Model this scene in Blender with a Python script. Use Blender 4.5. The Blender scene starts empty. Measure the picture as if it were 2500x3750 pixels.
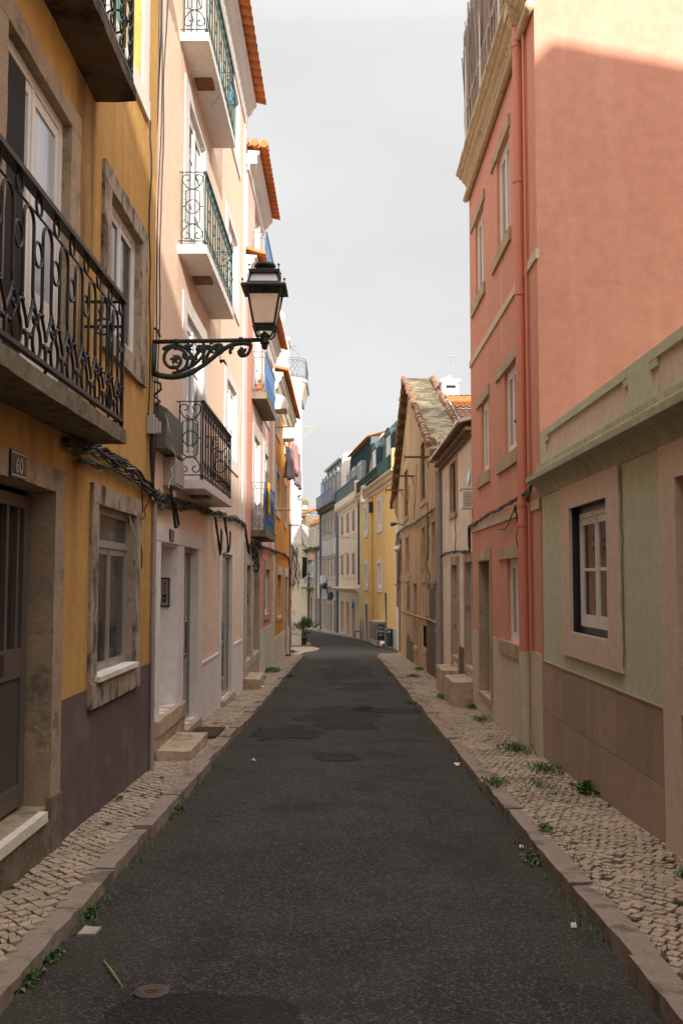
import bpy, bmesh, math, random
from mathutils import Vector, noise
RND = random.Random(11)
PI = math.pi
SC = bpy.context.scene
COL = SC.collection
OFF = {}

# ------------------------------------------------------------------ terrain
def gz(y):
    if y < 42: return -0.032 * y
    if y < 110: return -1.344 - 0.024 * (y - 42)
    return -2.976

# ------------------------------------------------------------------ mesh collector
class MB:
    def __init__(s): s.v = []; s.f = []; s.m = []
    def face(s, pts, mi=0):
        n = len(s.v); s.v.extend(tuple(p) for p in pts)
        s.f.append(tuple(range(n, n + len(pts)))); s.m.append(mi)
    def idx(s, verts, faces, mi=0):
        n = len(s.v); s.v.extend(tuple(p) for p in verts)
        for f in faces: s.f.append(tuple(i + n for i in f)); s.m.append(mi)
    def box(s, F, u0, u1, w0, w1, z0, z1, mi=0, back=True):
        P = [F(u, w, z) for z in (z0, z1) for w in (w0, w1) for u in (u0, u1)]
        fs = [(2, 3, 7, 6), (0, 2, 6, 4), (1, 5, 7, 3), (4, 6, 7, 5), (0, 1, 3, 2)]
        if back: fs.append((0, 4, 5, 1))
        s.idx(P, fs, mi)
    def rbox(s, F, u0, u1, w0, w1, z0, z1, amp=.008, seg=.12, fr=7., mi=0, back=True, nw=None, rnd=.0):
        def n(a, b): return max(1, min(60, int(round(abs(b - a) / seg))))
        nu, nw_, nz = n(u0, u1), (nw or n(w0, w1)), n(z0, z1)
        def pt(i, j, k):
            u = u0 + (u1 - u0) * i / nu; w = w0 + (w1 - w0) * j / nw_; z = z0 + (z1 - z0) * k / nz
            p = Vector(F(u, w, z))
            return p + noise.noise_vector(p * fr) * amp
        def grid(fn, a, b):
            vs = [fn(i, j) for j in range(b + 1) for i in range(a + 1)]
            fs = [(j*(a+1)+i, j*(a+1)+i+1, (j+1)*(a+1)+i+1, (j+1)*(a+1)+i) for j in range(b) for i in range(a)]
            s.idx(vs, fs, mi)
        grid(lambda i, k: pt(i, nw_, k), nu, nz)
        if back: grid(lambda i, k: pt(i, 0, k), nu, nz)
        grid(lambda i, j: pt(i, j, 0), nu, nw_); grid(lambda i, j: pt(i, j, nz), nu, nw_)
        grid(lambda j, k: pt(0, j, k), nw_, nz); grid(lambda j, k: pt(nu, j, k), nw_, nz)
    def prof(s, F, u0, u1, pr, mi=0, caps=True):
        n = len(pr)
        a = [F(u0, w, z) for w, z in pr]; b = [F(u1, w, z) for w, z in pr]
        s.idx(a + b, [(i, (i+1) % n, n + (i+1) % n, n + i) for i in range(n)], mi)
        if caps: s.face(a, mi); s.face(b, mi)
    def tube(s, pts, r, n=6, closed=False, mi=0, caps=True):
        pts = [Vector(p) for p in pts]
        if len(pts) < 2: return
        N = len(pts); rs = r if isinstance(r, (list, tuple)) else [r] * N
        t0 = (pts[1] - pts[0]).normalized()
        up = Vector((0, 0, 1)) if abs(t0.z) < .9 else Vector((1, 0, 0))
        a = t0.cross(up).normalized(); vs = []
        for i in range(N):
            if closed: t = pts[(i+1) % N] - pts[i-1]
            else: t = pts[min(i+1, N-1)] - pts[max(i-1, 0)]
            if t.length < 1e-9: t = t0.copy()
            t.normalize(); a = a - t * a.dot(t)
            if a.length < 1e-6: a = t.orthogonal()
            a.normalize(); b = t.cross(a)
            for k in range(n):
                th = 2 * PI * k / n
                vs.append(pts[i] + (a * math.cos(th) + b * math.sin(th)) * rs[i])
        fs = []
        for i in range(N if closed else N - 1):
            j = (i + 1) % N
            for k in range(n):
                fs.append((i*n+k, i*n+(k+1) % n, j*n+(k+1) % n, j*n+k))
        if not closed and caps:
            fs.append(tuple(range(n))); fs.append(tuple(range((N-1)*n, N*n)))
        s.idx(vs, fs, mi)
    def ball(s, c, r, n=8, m=6, mi=0, sz=1.):
        c = Vector(c); vs = [c + Vector((0, 0, r*sz))]
        for j in range(1, m):
            ph = PI * j / m
            for k in range(n):
                th = 2*PI*k/n
                vs.append(c + Vector((r*math.sin(ph)*math.cos(th), r*math.sin(ph)*math.sin(th), r*sz*math.cos(ph))))
        vs.append(c - Vector((0, 0, r*sz))); L = len(vs) - 1
        fs = [(0, 1+k, 1+(k+1) % n) for k in range(n)]
        for j in range(m-2):
            for k in range(n):
                fs.append((1+j*n+k, 1+(j+1)*n+k, 1+(j+1)*n+(k+1) % n, 1+j*n+(k+1) % n))
        fs += [(L, 1+(m-2)*n+(k+1) % n, 1+(m-2)*n+k) for k in range(n)]
        s.idx(vs, fs, mi)
    def lathe(s, c, pr, n=16, mi=0):
        cx, cy = c; vs = []
        for r, z in pr:
            for k in range(n): vs.append((cx + r*math.cos(2*PI*k/n), cy + r*math.sin(2*PI*k/n), z))
        fs = []
        for i in range(len(pr)-1):
            for k in range(n): fs.append((i*n+k, i*n+(k+1) % n, (i+1)*n+(k+1) % n, (i+1)*n+k))
        fs.append(tuple(range(n))); fs.append(tuple(range((len(pr)-1)*n, len(pr)*n)))
        s.idx(vs, fs, mi)
    def bisect(s, co, no):
        bm = bmesh.new(); vs = [bm.verts.new(v) for v in s.v]
        for f, m in zip(s.f, s.m):
            try: bm.faces.new([vs[i] for i in f]).material_index = m
            except ValueError: pass
        bmesh.ops.bisect_plane(bm, geom=bm.verts[:] + bm.edges[:] + bm.faces[:], plane_co=co, plane_no=no, clear_outer=True)
        bm.verts.index_update()
        s.v = [tuple(v.co) for v in bm.verts]; s.f = [tuple(v.index for v in f.verts) for f in bm.faces]
        s.m = [f.material_index for f in bm.faces]; bm.free()

def mesh_of(name, mb, mats, off, smooth=False):
    me = bpy.data.meshes.new(name)
    me.from_pydata([(x-off[0], y-off[1], z-off[2]) for x, y, z in mb.v], [], mb.f)
    for m in mats: me.materials.append(m)
    me.polygons.foreach_set('material_index', mb.m)
    bm = bmesh.new(); bm.from_mesh(me)
    bmesh.ops.remove_doubles(bm, verts=bm.verts, dist=1e-5)
    bmesh.ops.recalc_face_normals(bm, faces=bm.faces)
    bm.to_mesh(me); bm.free()
    if smooth:
        me.polygons.foreach_set('use_smooth', [True]*len(me.polygons))
    return me
def tag(o, label=None, cat=None, group=None, kind=None):
    if label: o['label'] = label
    if cat: o['category'] = cat
    if group: o['group'] = group
    if kind: o['kind'] = kind
    return o
def thing(name, label, cat, loc, group=None):
    o = bpy.data.objects.new(name, None); o.location = loc; o.empty_display_size = .2
    COL.objects.link(o); OFF[o.name] = Vector(loc); return tag(o, label, cat, group)
def part(name, mb, mats, parent, label=None, smooth=False, kind=None):
    if not isinstance(mats, (list, tuple)): mats = [mats]
    off = OFF[parent.name]
    o = bpy.data.objects.new(name, mesh_of(name, mb, mats, off, smooth))
    COL.objects.link(o); o.parent = parent; OFF[o.name] = off
    return tag(o, label, kind=kind)
def solo(name, mb, mats, label=None, cat=None, group=None, kind=None, smooth=False, loc=None):
    if not isinstance(mats, (list, tuple)): mats = [mats]
    if loc is None:
        xs = [v[0] for v in mb.v]; ys = [v[1] for v in mb.v]
        loc = ((min(xs)+max(xs))/2, (min(ys)+max(ys))/2, min(v[2] for v in mb.v))
    loc = Vector(loc)
    o = bpy.data.objects.new(name, mesh_of(name, mb, mats, loc, smooth)); o.location = loc
    COL.objects.link(o); OFF[o.name] = loc
    return tag(o, label, cat, group, kind)

# frames: (u along the wall, w out of the wall, z) -> world
def FL(x): return lambda u, w, z: (x + w, u, z)
def FR(x): return lambda u, w, z: (x - w, u, z)
def FY(y): return lambda u, w, z: (u, y - w, z)
def FA(P, d):
    l = math.hypot(d, 1); tx, ty = d/l, 1/l
    return lambda u, w, z: (P[0] + tx*u - ty*w, P[1] + ty*u + tx*w, z)
ID = lambda u, w, z: (u, w, z)

# ------------------------------------------------------------------ materials
def nt(name):
    m = bpy.data.materials.new(name); m.use_nodes = True
    t = m.node_tree; b = t.nodes['Principled BSDF']; return m, t, b
def N(t, typ, **k):
    n = t.nodes.new(typ)
    for a, v in k.items(): setattr(n, a, v)
    return n
def c4(c): return (c[0], c[1], c[2], 1)
def noise_n(t, scale, detail=5, vec=None, sc=None, rough=.55):
    n = N(t, 'ShaderNodeTexNoise'); n.inputs['Scale'].default_value = scale
    n.inputs['Detail'].default_value = detail; n.inputs['Roughness'].default_value = rough
    src = pos(t)
    if sc:
        mp = N(t, 'ShaderNodeMapping'); mp.inputs['Scale'].default_value = sc
        t.links.new(src, mp.inputs[0]); src = mp.outputs[0]
    t.links.new(src, n.inputs['Vector']); return n.outputs['Fac']
def pos(t):
    for n in t.nodes:
        if n.bl_idname == 'ShaderNodeNewGeometry': return n.outputs['Position']
    return N(t, 'ShaderNodeNewGeometry').outputs['Position']
def ramp(t, src, a, b, v0=0., v1=1.):
    r = N(t, 'ShaderNodeMapRange'); r.clamp = True
    r.inputs[1].default_value = a; r.inputs[2].default_value = b
    r.inputs[3].default_value = v0; r.inputs[4].default_value = v1
    t.links.new(src, r.inputs[0]); return r.outputs[0]
def mixc(t, fac, a, b, mode='MIX'):
    m = N(t, 'ShaderNodeMix', data_type='RGBA', blend_type=mode)
    for s, v in ((m.inputs[0], fac), (m.inputs[6], a), (m.inputs[7], b)):
        if hasattr(v, 'links'): t.links.new(v, s)
        elif isinstance(v, (int, float)): s.default_value = v
        else: s.default_value = c4(v)
    return m.outputs[2]
def mul(t, a, b):
    m = N(t, 'ShaderNodeMath', operation='MULTIPLY')
    for s, v in ((m.inputs[0], a), (m.inputs[1], b)):
        if hasattr(v, 'links'): t.links.new(v, s)
        else: s.default_value = v
    return m.outputs[0]
def bump(t, b, src, strength, dist=.01):
    n = N(t, 'ShaderNodeBump'); n.inputs['Strength'].default_value = strength
    n.inputs['Distance'].default_value = dist
    t.links.new(src, n.inputs['Height']); t.links.new(n.outputs[0], b.inputs['Normal'])

def plaster(name, col, col2=None, streak=None, samt=.0, blot=None, bamt=.0, bs=1.5, bl=.55, rough=.9, bmp=.35, grain=70, sscale=(4, 4, .3), sl=.52, drips=()):
    m, t, b = nt(name)
    col2 = col2 or tuple(c*.82 for c in col)
    c = mixc(t, ramp(t, noise_n(t, .7, 6), .35, .65), col, col2)
    c = mixc(t, .22, c, mixc(t, ramp(t, noise_n(t, 9, 8), .3, .7), tuple(x*.62 for x in col), tuple(min(1, x*1.28) for x in col)))
    if streak: c = mixc(t, mul(t, ramp(t, noise_n(t, 1.3, 6, sc=sscale), sl, sl+.22), samt), c, streak)
    if blot: c = mixc(t, mul(t, ramp(t, noise_n(t, bs, 8, rough=.65), bl, bl+.1), bamt), c, blot)
    for (cy, hw, za, zb, sc_) in drips:   # old rain runs below slab ends and sills, each where its own leak is
        sp = N(t, 'ShaderNodeSeparateXYZ'); t.links.new(pos(t), sp.inputs[0])
        d = N(t, 'ShaderNodeMath', operation='SUBTRACT'); t.links.new(sp.outputs[1], d.inputs[0]); d.inputs[1].default_value = cy
        e = N(t, 'ShaderNodeMath', operation='ABSOLUTE'); t.links.new(d.outputs[0], e.inputs[0])
        f = mul(t, mul(t, ramp(t, e.outputs[0], hw, hw*.15), ramp(t, sp.outputs[2], za, zb)), ramp(t, noise_n(t, 2, 6, sc=(6, 6, .8)), .3, .6, .25, .8))
        c = mixc(t, f, c, sc_)
    t.links.new(c, b.inputs['Base Color']); b.inputs['Roughness'].default_value = rough
    b.inputs['Specular IOR Level'].default_value = .25
    a = N(t, 'ShaderNodeMath', operation='ADD')
    t.links.new(noise_n(t, grain, 4), a.inputs[0]); t.links.new(mul(t, noise_n(t, 6, 4), 2.), a.inputs[1])
    bump(t, b, a.outputs[0], bmp, .012)
    return m
def stone(name, col, stain=(.03, .028, .025), amt=.6, lo=.55, sc=5, bmp=.6, streakdir=None):
    m, t, b = nt(name)
    c = mixc(t, ramp(t, noise_n(t, 3, 8), .3, .7), tuple(x*.78 for x in col), tuple(min(1, x*1.15) for x in col))
    c = mixc(t, .3, c, mixc(t, ramp(t, noise_n(t, 45, 5), .3, .7), tuple(x*.5 for x in col), tuple(min(1, x*1.4) for x in col)))
    c = mixc(t, mul(t, ramp(t, noise_n(t, sc, 9, sc=streakdir, rough=.7), lo, lo+.12), amt), c, stain)
    t.links.new(c, b.inputs['Base Color']); b.inputs['Roughness'].default_value = .9
    b.inputs['Specular IOR Level'].default_value = .25
    bump(t, b, noise_n(t, 40, 8, rough=.7), bmp, .012); return m
def paint(name, col, rough=.5, metal=0., var=.25, bmp=.08, rust=None, ramt=.4):
    m, t, b = nt(name)
    c = mixc(t, mul(t, ramp(t, noise_n(t, 7, 7), .35, .7), var), col, tuple(x*.5 for x in col))
    if rust: c = mixc(t, mul(t, ramp(t, noise_n(t, 13, 7), .52, .62), ramt), c, rust)
    t.links.new(c, b.inputs['Base Color']); b.inputs['Roughness'].default_value = rough
    b.inputs['Metallic'].default_value = metal
    bump(t, b, noise_n(t, 60, 4), bmp, .004); return m
def glass(name, col=(.02, .024, .028), rough=.07, curtain=None, camt=.0, cs=(9, 9, .2)):
    m, t, b = nt(name)
    c = mixc(t, ramp(t, noise_n(t, 1.1, 3), .3, .7), col, tuple(x*2.2 for x in col))
    if curtain: c = mixc(t, mul(t, ramp(t, noise_n(t, 1.5, 3, sc=cs), .35, .6), camt), c, curtain)
    t.links.new(c, b.inputs['Base Color']); b.inputs['Roughness'].default_value = rough
    b.inputs['Specular IOR Level'].default_value = .6
    bump(t, b, noise_n(t, 2.5, 2), .06, .02); return m

M = {}
M['ochre'] = plaster('ochre_plaster', (.57, .335, .105), (.47, .265, .08), (.22, .12, .045), .6, (.70, .46, .17), .4, 2.2, drips=((7.33, .13, 2.9, 4.6, (.07, .045, .02)), (6.98, .12, 1.0, 2.6, (.16, .085, .03)), (7.05, .3, 2.0, 2.7, (.14, .08, .03))))
M['brown_dado'] = plaster('brown_dado_paint', (.15, .10, .095), (.12, .085, .085), (.25, .10, .08), .5, (.22, .19, .17), .35, 2.5, sl=.56)
M['pink'] = plaster('pale_pink_plaster', (.85, .635, .475), (.83, .605, .445), (.74, .50, .37), .3, bmp=.2)
M['white'] = plaster('white_plaster', (.79, .74, .70), (.74, .68, .64), (.55, .50, .46), .25, bmp=.3)
M['salmon'] = plaster('salmon_plaster', (.70, .33, .25), (.64, .29, .21), (.80, .55, .45), .3, bmp=.3)
M['palepink'] = plaster('faded_pink_plaster', (.78, .60, .52), (.74, .52, .44), (.6, .42, .36), .3, bmp=.3)
M['orange'] = plaster('orange_plaster', (.72, .33, .075), (.66, .29, .06), (.5, .2, .05), .4, bmp=.3)
M['oldwhite'] = plaster('weathered_white_wall', (.70, .65, .58), (.62, .57, .5), (.25, .23, .17), .6, (.33, .30, .2), .5, 1.6, sl=.55)
M['sage'] = plaster('sage_green_plaster', (.57, .585, .42), (.53, .55, .395), (.45, .45, .32), .35, bmp=.3)
M['rose_trim'] = plaster('rose_beige_trim', (.70, .545, .43), (.66, .51, .40), (.56, .43, .34), .3, bmp=.25)
M['coral'] = plaster('coral_plaster', (.625, .30, .215), (.59, .275, .195), (.70, .40, .285), .5, (.66, .345, .25), .3, .9, bmp=.25, sscale=(2.2, 2.2, .22))
M['cream_dado'] = plaster('cream_dado', (.62, .53, .40), (.56, .47, .35), (.35, .3, .22), .3, bmp=.25)
M['creamwall'] = plaster('cream_plaster', (.82, .72, .60), (.77, .66, .54), (.42, .34, .26), .5, (.5, .4, .3), .4, 1.5, sl=.55)
M['tan'] = plaster('old_tan_plaster', (.62, .44, .24), (.50, .34, .18), (.20, .12, .06), .7, (.36, .245, .13), .7, 1.1, bl=.53, bmp=.5, sl=.5)
M['dampstain'] = plaster('damp_render', (.17, .12, .075), (.14, .10, .065), (.24, .17, .1), .5, bmp=.5)
M['fyellow'] = plaster('yellow_plaster', (.70, .47, .18), (.66, .43, .16), (.46, .3, .13), .45)
M['fcream'] = plaster('far_cream_plaster', (.66, .57, .44), (.61, .52, .4), (.45, .37, .27), .3)
M['fgrey'] = plaster('far_grey_plaster', (.52, .46, .41), (.42, .36, .31), (.2, .17, .15), .6, (.72, .69, .66), .6, .8, bl=.5)
M['fcream2'] = plaster('far_butter_plaster', (.66, .56, .33), (.62, .53, .33), (.4, .3, .18), .45)
M['greyplinth'] = plaster('grey_cement_plinth', (.40, .36, .30), (.34, .3, .25), (.2, .18, .15), .4)
M['limestone'] = stone('limestone', (.52, .42, .33), (.13, .10, .08), .5)
M['doorstone'] = stone('weathered_door_stone', (.40, .305, .215), (.09, .07, .05), .6, .52)
M['limewhite'] = stone('pale_limestone', (.66, .59, .5), (.3, .25, .19), .45, .52, 3)
M['mildew'] = stone('mildewed_stone', (.40, .325, .25), (.035, .03, .025), .85, .49, 4.5, .8, (1.2, 1.2, .6))
M['mossy_slab'] = stone('mossy_concrete', (.20, .165, .115), (.06, .06, .03), .7, .5, 7, .8)
M['dark_slab'] = stone('sooty_concrete', (.14, .10, .065), (.022, .018, .014), .9, .46, 2.2, .6)
M['coralstone'] = stone('ochre_limestone', (.47, .36, .24), (.2, .14, .1), .5, .53, 4)
M['cornice_old'] = stone('weathered_cornice', (.60, .48, .31), (.09, .07, .05), .7, .56, 3, .7)
M['marble'] = stone('marble_sill', (.74, .66, .57), (.38, .3, .25), .5, .6, 4, .15)
M['step'] = stone('worn_step_stone', (.50, .38, .27), (.10, .08, .055), .7, .53, 4, .8)
M['kerb'] = stone('kerb_stone', (.31, .24, .19), (.085, .068, .054), .75, .50, 3, .7)
M['green_cornice'] = stone('sage_cornice', (.50, .49, .34), (.27, .25, .17), .55, .45, 2.2, .25, (.6, 16, .6))
M['brownmarble'] = plaster('brown_marble', (.42, .315, .24), (.37, .275, .21), (.24, .17, .13), .6, (.49, .38, .30), .4, 2, rough=.55, bmp=.06, sl=.53, sscale=(3, 3, .35))
_t = M['brownmarble'].node_tree; _b = _t.nodes['Principled BSDF']; _s = _b.inputs['Base Color'].links[0].from_socket
_g = N(_t, 'ShaderNodeNewGeometry'); _t.links.new(mixc(_t, mul(_t, _g.outputs['Random Per Island'], .4), _s, (.22, .155, .115)), _b.inputs['Base Color'])
M['cementroof'] = stone('lichened_cement', (.30, .235, .145), (.085, .068, .042), .9, .43, 2.4, 1.)
M['moss'] = stone('moss', (.14, .16, .035), (.05, .06, .015), .6, .5, 9, 1.)
M['tile'] = stone('terracotta_tile', (.62, .22, .075), (.3, .10, .045), .55, .5, 6, .4)
M['oldtile'] = stone('old_roof_tile', (.36, .20, .12), (.10, .075, .055), .85, .46, 5, .7)
M['paletile'] = stone('pale_eave_tile', (.50, .38, .28), (.2, .15, .11), .6, .5, 5, .6)
M['iron_black'] = paint('black_iron', (.011, .012, .014), .45, .3, rust=(.05, .026, .016), ramt=.35)
M['iron_green'] = paint('dark_green_iron', (.018, .05, .042), .4, .2)
M['iron_lamp'] = paint('lamp_iron', (.035, .048, .045), .55, .4, rust=(.10, .09, .07), ramt=.45)
M['iron_blue'] = paint('blue_iron', (.05, .115, .24), .55, .1, var=.5)
M['iron_grey'] = paint('grey_iron', (.12, .13, .14), .5, .4)
M['valve'] = paint('valve_iron', (.085, .06, .045), .7, .3)
M['rust'] = paint('rusty_iron', (.22, .10, .045), .8, .2, rust=(.09, .045, .025))
M['alu'] = paint('aluminium', (.42, .40, .385), .4, .5, var=.15)
M['alu_brown'] = paint('bronze_aluminium', (.17, .145, .125), .45, .4, var=.15)
M['steel'] = paint('steel', (.35, .35, .35), .3, .9, var=.1)
M['whitepaint'] = paint('white_paint', (.78, .75, .71), .45, 0, var=.1)
M['greenpaint'] = paint('green_paint', (.04, .13, .09), .45)
M['navy'] = paint('navy_paint', (.018, .022, .034), .4)
M['greydoor'] = paint('lilac_grey_paint', (.40, .34, .33), .6)
M['darkwood'] = paint('dark_wood', (.06, .045, .035), .7)
M['palewood'] = paint('bare_wood', (.52, .36, .2), .7)
M['greenbox'] = paint('green_grey_steel', (.11, .13, .12), .5, .2, rust=(.2, .19, .16))
M['greybox'] = paint('grey_plastic', (.40, .37, .36), .5)
M['black'] = paint('black_plastic', (.02, .02, .022), .45)
M['cable'] = paint('cable_rubber', (.022, .02, .02), .55)
M['cablegrey'] = paint('grey_cable', (.28, .25, .23), .6)
M['wireline'] = paint('green_wire', (.22, .27, .2), .7)
M['cablewhite'] = paint('cream_cable', (.6, .52, .4), .6)
M['coralpipe'] = paint('coral_pipe_paint', (.66, .24, .155), .55, var=.15)
M['greypipe'] = paint('grey_pipe', (.33, .29, .28), .6)
M['bluepipe'] = paint('slate_blue_pipe', (.13, .16, .23), .6)
M['pvc'] = paint('white_pvc', (.72, .68, .6), .5)
M['cyan'] = paint('cyan_cord', (.05, .4, .6), .6)
M['clay'] = paint('clay_pot', (.45, .17, .07), .8)
M['matbrown'] = plaster('coir_mat', (.10, .06, .035), (.075, .045, .028), bmp=1.2, grain=160)
M['zinc'] = paint('zinc_sheet', (.36, .37, .38), .5, .4)
M['slate'] = paint('dark_teal_cladding', (.022, .062, .066), .55)
M['plank'] = paint('grey_cladding', (.30, .28, .26), .7)
M['cloth_grey'] = plaster('mauve_cloth', (.26, .215, .24), bmp=.3)
M['cloth_red'] = plaster('coral_cloth', (.62, .23, .22), bmp=.3)
M['cloth_white'] = plaster('white_cloth', (.8, .78, .75), bmp=.3)
M['cloth_yellow'] = plaster('yellow_cloth', (.75, .42, .04), bmp=.3)
M['cloth_dark'] = plaster('dark_awning_cloth', (.04, .035, .035), blot=(.2, .14, .1), bamt=.6, bs=4)
M['bluebag'] = paint('blue_bag', (.02, .28, .5), .4)
M['redprint'] = paint('red_print', (.5, .07, .04), .5)
M['poster'] = plaster('torn_poster', (.13, .12, .14), (.04, .045, .06), (.5, .38, .36), .8, (.55, .35, .32), .7, 5)
M['graffiti_white'] = paint('white_spray', (.75, .72, .68), .6)
M['numwhite'] = paint('enamel_white', (.55, .46, .38), .5)
M['signblue'] = paint('sign_blue', (.08, .14, .3), .4)
M['cyanplaque'] = paint('pale_blue_plaque', (.5, .68, .74), .3)
M['glass'] = glass('window_glass')
M['glass_warm'] = glass('window_glass_warm', (.05, .032, .024), .07, (.20, .12, .09), .6)
M['glass_curtain'] = glass('curtained_glass', (.05, .05, .05), .08, (.5, .46, .42), .85)
M['glass_blind'] = glass('blind_glass', (.30, .32, .36), .1, (.42, .44, .48), .8)
M['glass_door'] = glass('green_door_glass', (.045, .055, .05), .05, (.13, .14, .12), .7, (2, 2, .5))
M['void'] = paint('dark_interior', (.012, .010, .009), .9)  # near-black colour standing in for shade inside openings
M['frost'] = glass('frosted_pane', (.62, .48, .38), .35, (.7, .58, .48), .5, (2, 2, 2))
M['frost2'] = glass('grey_lamp_pane', (.34, .32, .34), .3)

def leafmat(name, c1, c2):
    m, t, b = nt(name)
    g = N(t, 'ShaderNodeNewGeometry')
    t.links.new(mixc(t, g.outputs['Random Per Island'], c1, c2), b.inputs['Base Color'])
    b.inputs['Roughness'].default_value = .6
    return m
M['leaf'] = leafmat('weed_leaf', (.045, .10, .02), (.10, .16, .035))
M['leafdark'] = leafmat('palm_leaf', (.02, .055, .02), (.05, .10, .03))
M['leafdry'] = leafmat('dry_leaf', (.20, .20, .06), (.32, .27, .10))
M['reed'] = leafmat('reed', (.20, .15, .12), (.36, .28, .23))

def asphalt(name, base, light, thr, dark=None):
    m, t, b = nt(name)
    v = N(t, 'ShaderNodeTexVoronoi'); v.inputs['Scale'].default_value = 78
    t.links.new(pos(t), v.inputs['Vector'])
    sx = N(t, 'ShaderNodeSeparateColor'); t.links.new(v.outputs['Color'], sx.inputs[0])
    c = mixc(t, ramp(t, noise_n(t, .55, 8, sc=(1.4, .5, 1), rough=.62), .36, .64), tuple(x*1.22 for x in base), tuple(x*.5 for x in base))
    c = mixc(t, ramp(t, sx.outputs[1], 0, 1), tuple(x*.55 for x in base), c)
    c = mixc(t, .5, c, mixc(t, ramp(t, noise_n(t, 1.7, 8, rough=.7), .42, .60), tuple(x*.5 for x in base), tuple(x*1.35 for x in base)))
    c = mixc(t, ramp(t, sx.outputs[0], thr, thr+.12), c, light)
    v2 = N(t, 'ShaderNodeTexVoronoi'); v2.inputs['Scale'].default_value = 120
    t.links.new(pos(t), v2.inputs['Vector'])
    s2 = N(t, 'ShaderNodeSeparateColor'); t.links.new(v2.outputs['Color'], s2.inputs[0])
    c = mixc(t, ramp(t, s2.outputs[0], .82, .9), c, tuple(x*.8 for x in light))
    c = mixc(t, ramp(t, noise_n(t, 1.15, 9, sc=(1, .7, 1), rough=.68), .53, .68, 0, .7), c, tuple(x*.38 for x in base))
    if dark:   # greenish silt and moss lying along both gutters
        sp = N(t, 'ShaderNodeSeparateXYZ'); t.links.new(pos(t), sp.inputs[0])
        ab = N(t, 'ShaderNodeMath', operation='ABSOLUTE'); t.links.new(sp.outputs[0], ab.inputs[0])
        c = mixc(t, mul(t, ramp(t, ab.outputs[0], .85, 1.3), ramp(t, noise_n(t, 2.2, 8, rough=.7), .42, .62, 0, .75)), c, dark)
    t.links.new(c, b.inputs['Base Color']); b.inputs['Roughness'].default_value = .88
    b.inputs['Specular IOR Level'].default_value = .3
    a = N(t, 'ShaderNodeMath', operation='ADD'); t.links.new(v.outputs['Distance'], a.inputs[0])
    t.links.new(mul(t, noise_n(t, 120, 3), .5), a.inputs[1])
    bump(t, b, a.outputs[0], .7, .008); return m
M['asphalt'] = asphalt('asphalt', (.031, .0275, .026), (.115, .096, .082), .89, (.046, .043, .022))
M['asphalt_dark'] = asphalt('dark_asphalt_patch', (.016, .0155, .016), (.06, .052, .048), .93)
def cobmat(name, a, bcol, dirt):
    m, t, b = nt(name)
    g = N(t, 'ShaderNodeNewGeometry')
    c = mixc(t, g.outputs['Random Per Island'], a, bcol)
    c = mixc(t, mul(t, ramp(t, noise_n(t, 1.2, 7), .45, .7), .6), c, dirt)
    c = mixc(t, .3, c, mixc(t, ramp(t, noise_n(t, 50, 5), .3, .7), tuple(x*.5 for x in a), tuple(min(1, x*1.3) for x in a)))
    t.links.new(c, b.inputs['Base Color']); b.inputs['Roughness'].default_value = .75
    bump(t, b, noise_n(t, 70, 5), .4, .005); return m
M['cobble'] = cobmat('cobble_limestone', (.46, .35, .25), (.27, .20, .145), (.16, .12, .085))
M['joint'] = stone('cobble_joint_dirt', (.035, .028, .018), (.035, .05, .012), .8, .48, 6, .9)
def sett(name):
    m, t, b = nt(name)
    v = N(t, 'ShaderNodeTexVoronoi', feature='DISTANCE_TO_EDGE'); v.inputs['Scale'].default_value = 10
    t.links.new(pos(t), v.inputs['Vector'])
    v2 = N(t, 'ShaderNodeTexVoronoi'); v2.inputs['Scale'].default_value = 10; t.links.new(pos(t), v2.inputs['Vector'])
    sx = N(t, 'ShaderNodeSeparateColor'); t.links.new(v2.outputs['Color'], sx.inputs[0])
    c = mixc(t, sx.outputs[0], (.30, .235, .18), (.46, .36, .27))
    c = mixc(t, ramp(t, v.outputs['Distance'], .02, .07), (.07, .055, .04), c)
    c = mixc(t, ramp(t, noise_n(t, .6, 6), .42, .62, 0, .6), c, (.2, .16, .12))
    t.links.new(c, b.inputs['Base Color']); b.inputs['Roughness'].default_value = .85
    bump(t, b, ramp(t, v.outputs['Distance'], 0, .1), .6, .01); return m
M['sett'] = sett('worn_setts')
# ------------------------------------------------------------------ building components
def wall(mb, F, u0, u1, z0, z1, ops=(), depth=.15, mi=0, rmi=None):
    us = sorted({u0, u1, *[o[0] for o in ops], *[o[1] for o in ops]})
    zs = sorted({z0, z1, *[o[2] for o in ops], *[o[3] for o in ops]})
    us = [u for u in us if u0 <= u <= u1]; zs = [z for z in zs if z0 <= z <= z1]
    for a, b in zip(us, us[1:]):
        for c, d in zip(zs, zs[1:]):
            um, zm = (a+b)/2, (c+d)/2
            if any(o[0] < um < o[1] and o[2] < zm < o[3] for o in ops): continue
            mb.face([F(a, 0, c), F(b, 0, c), F(b, 0, d), F(a, 0, d)], mi)
    for o in ops:
        a, b, c, d = o[:4]; D = -(o[4] if len(o) > 4 else depth); r = (o[5] if len(o) > 5 else (mi if rmi is None else rmi))
        for p, q in (((a, c), (a, d)), ((b, c), (b, d)), ((a, c), (b, c)), ((a, d), (b, d))):
            mb.face([F(p[0], 0, p[1]), F(q[0], 0, q[1]), F(q[0], D, q[1]), F(p[0], D, p[1])], r)
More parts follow.
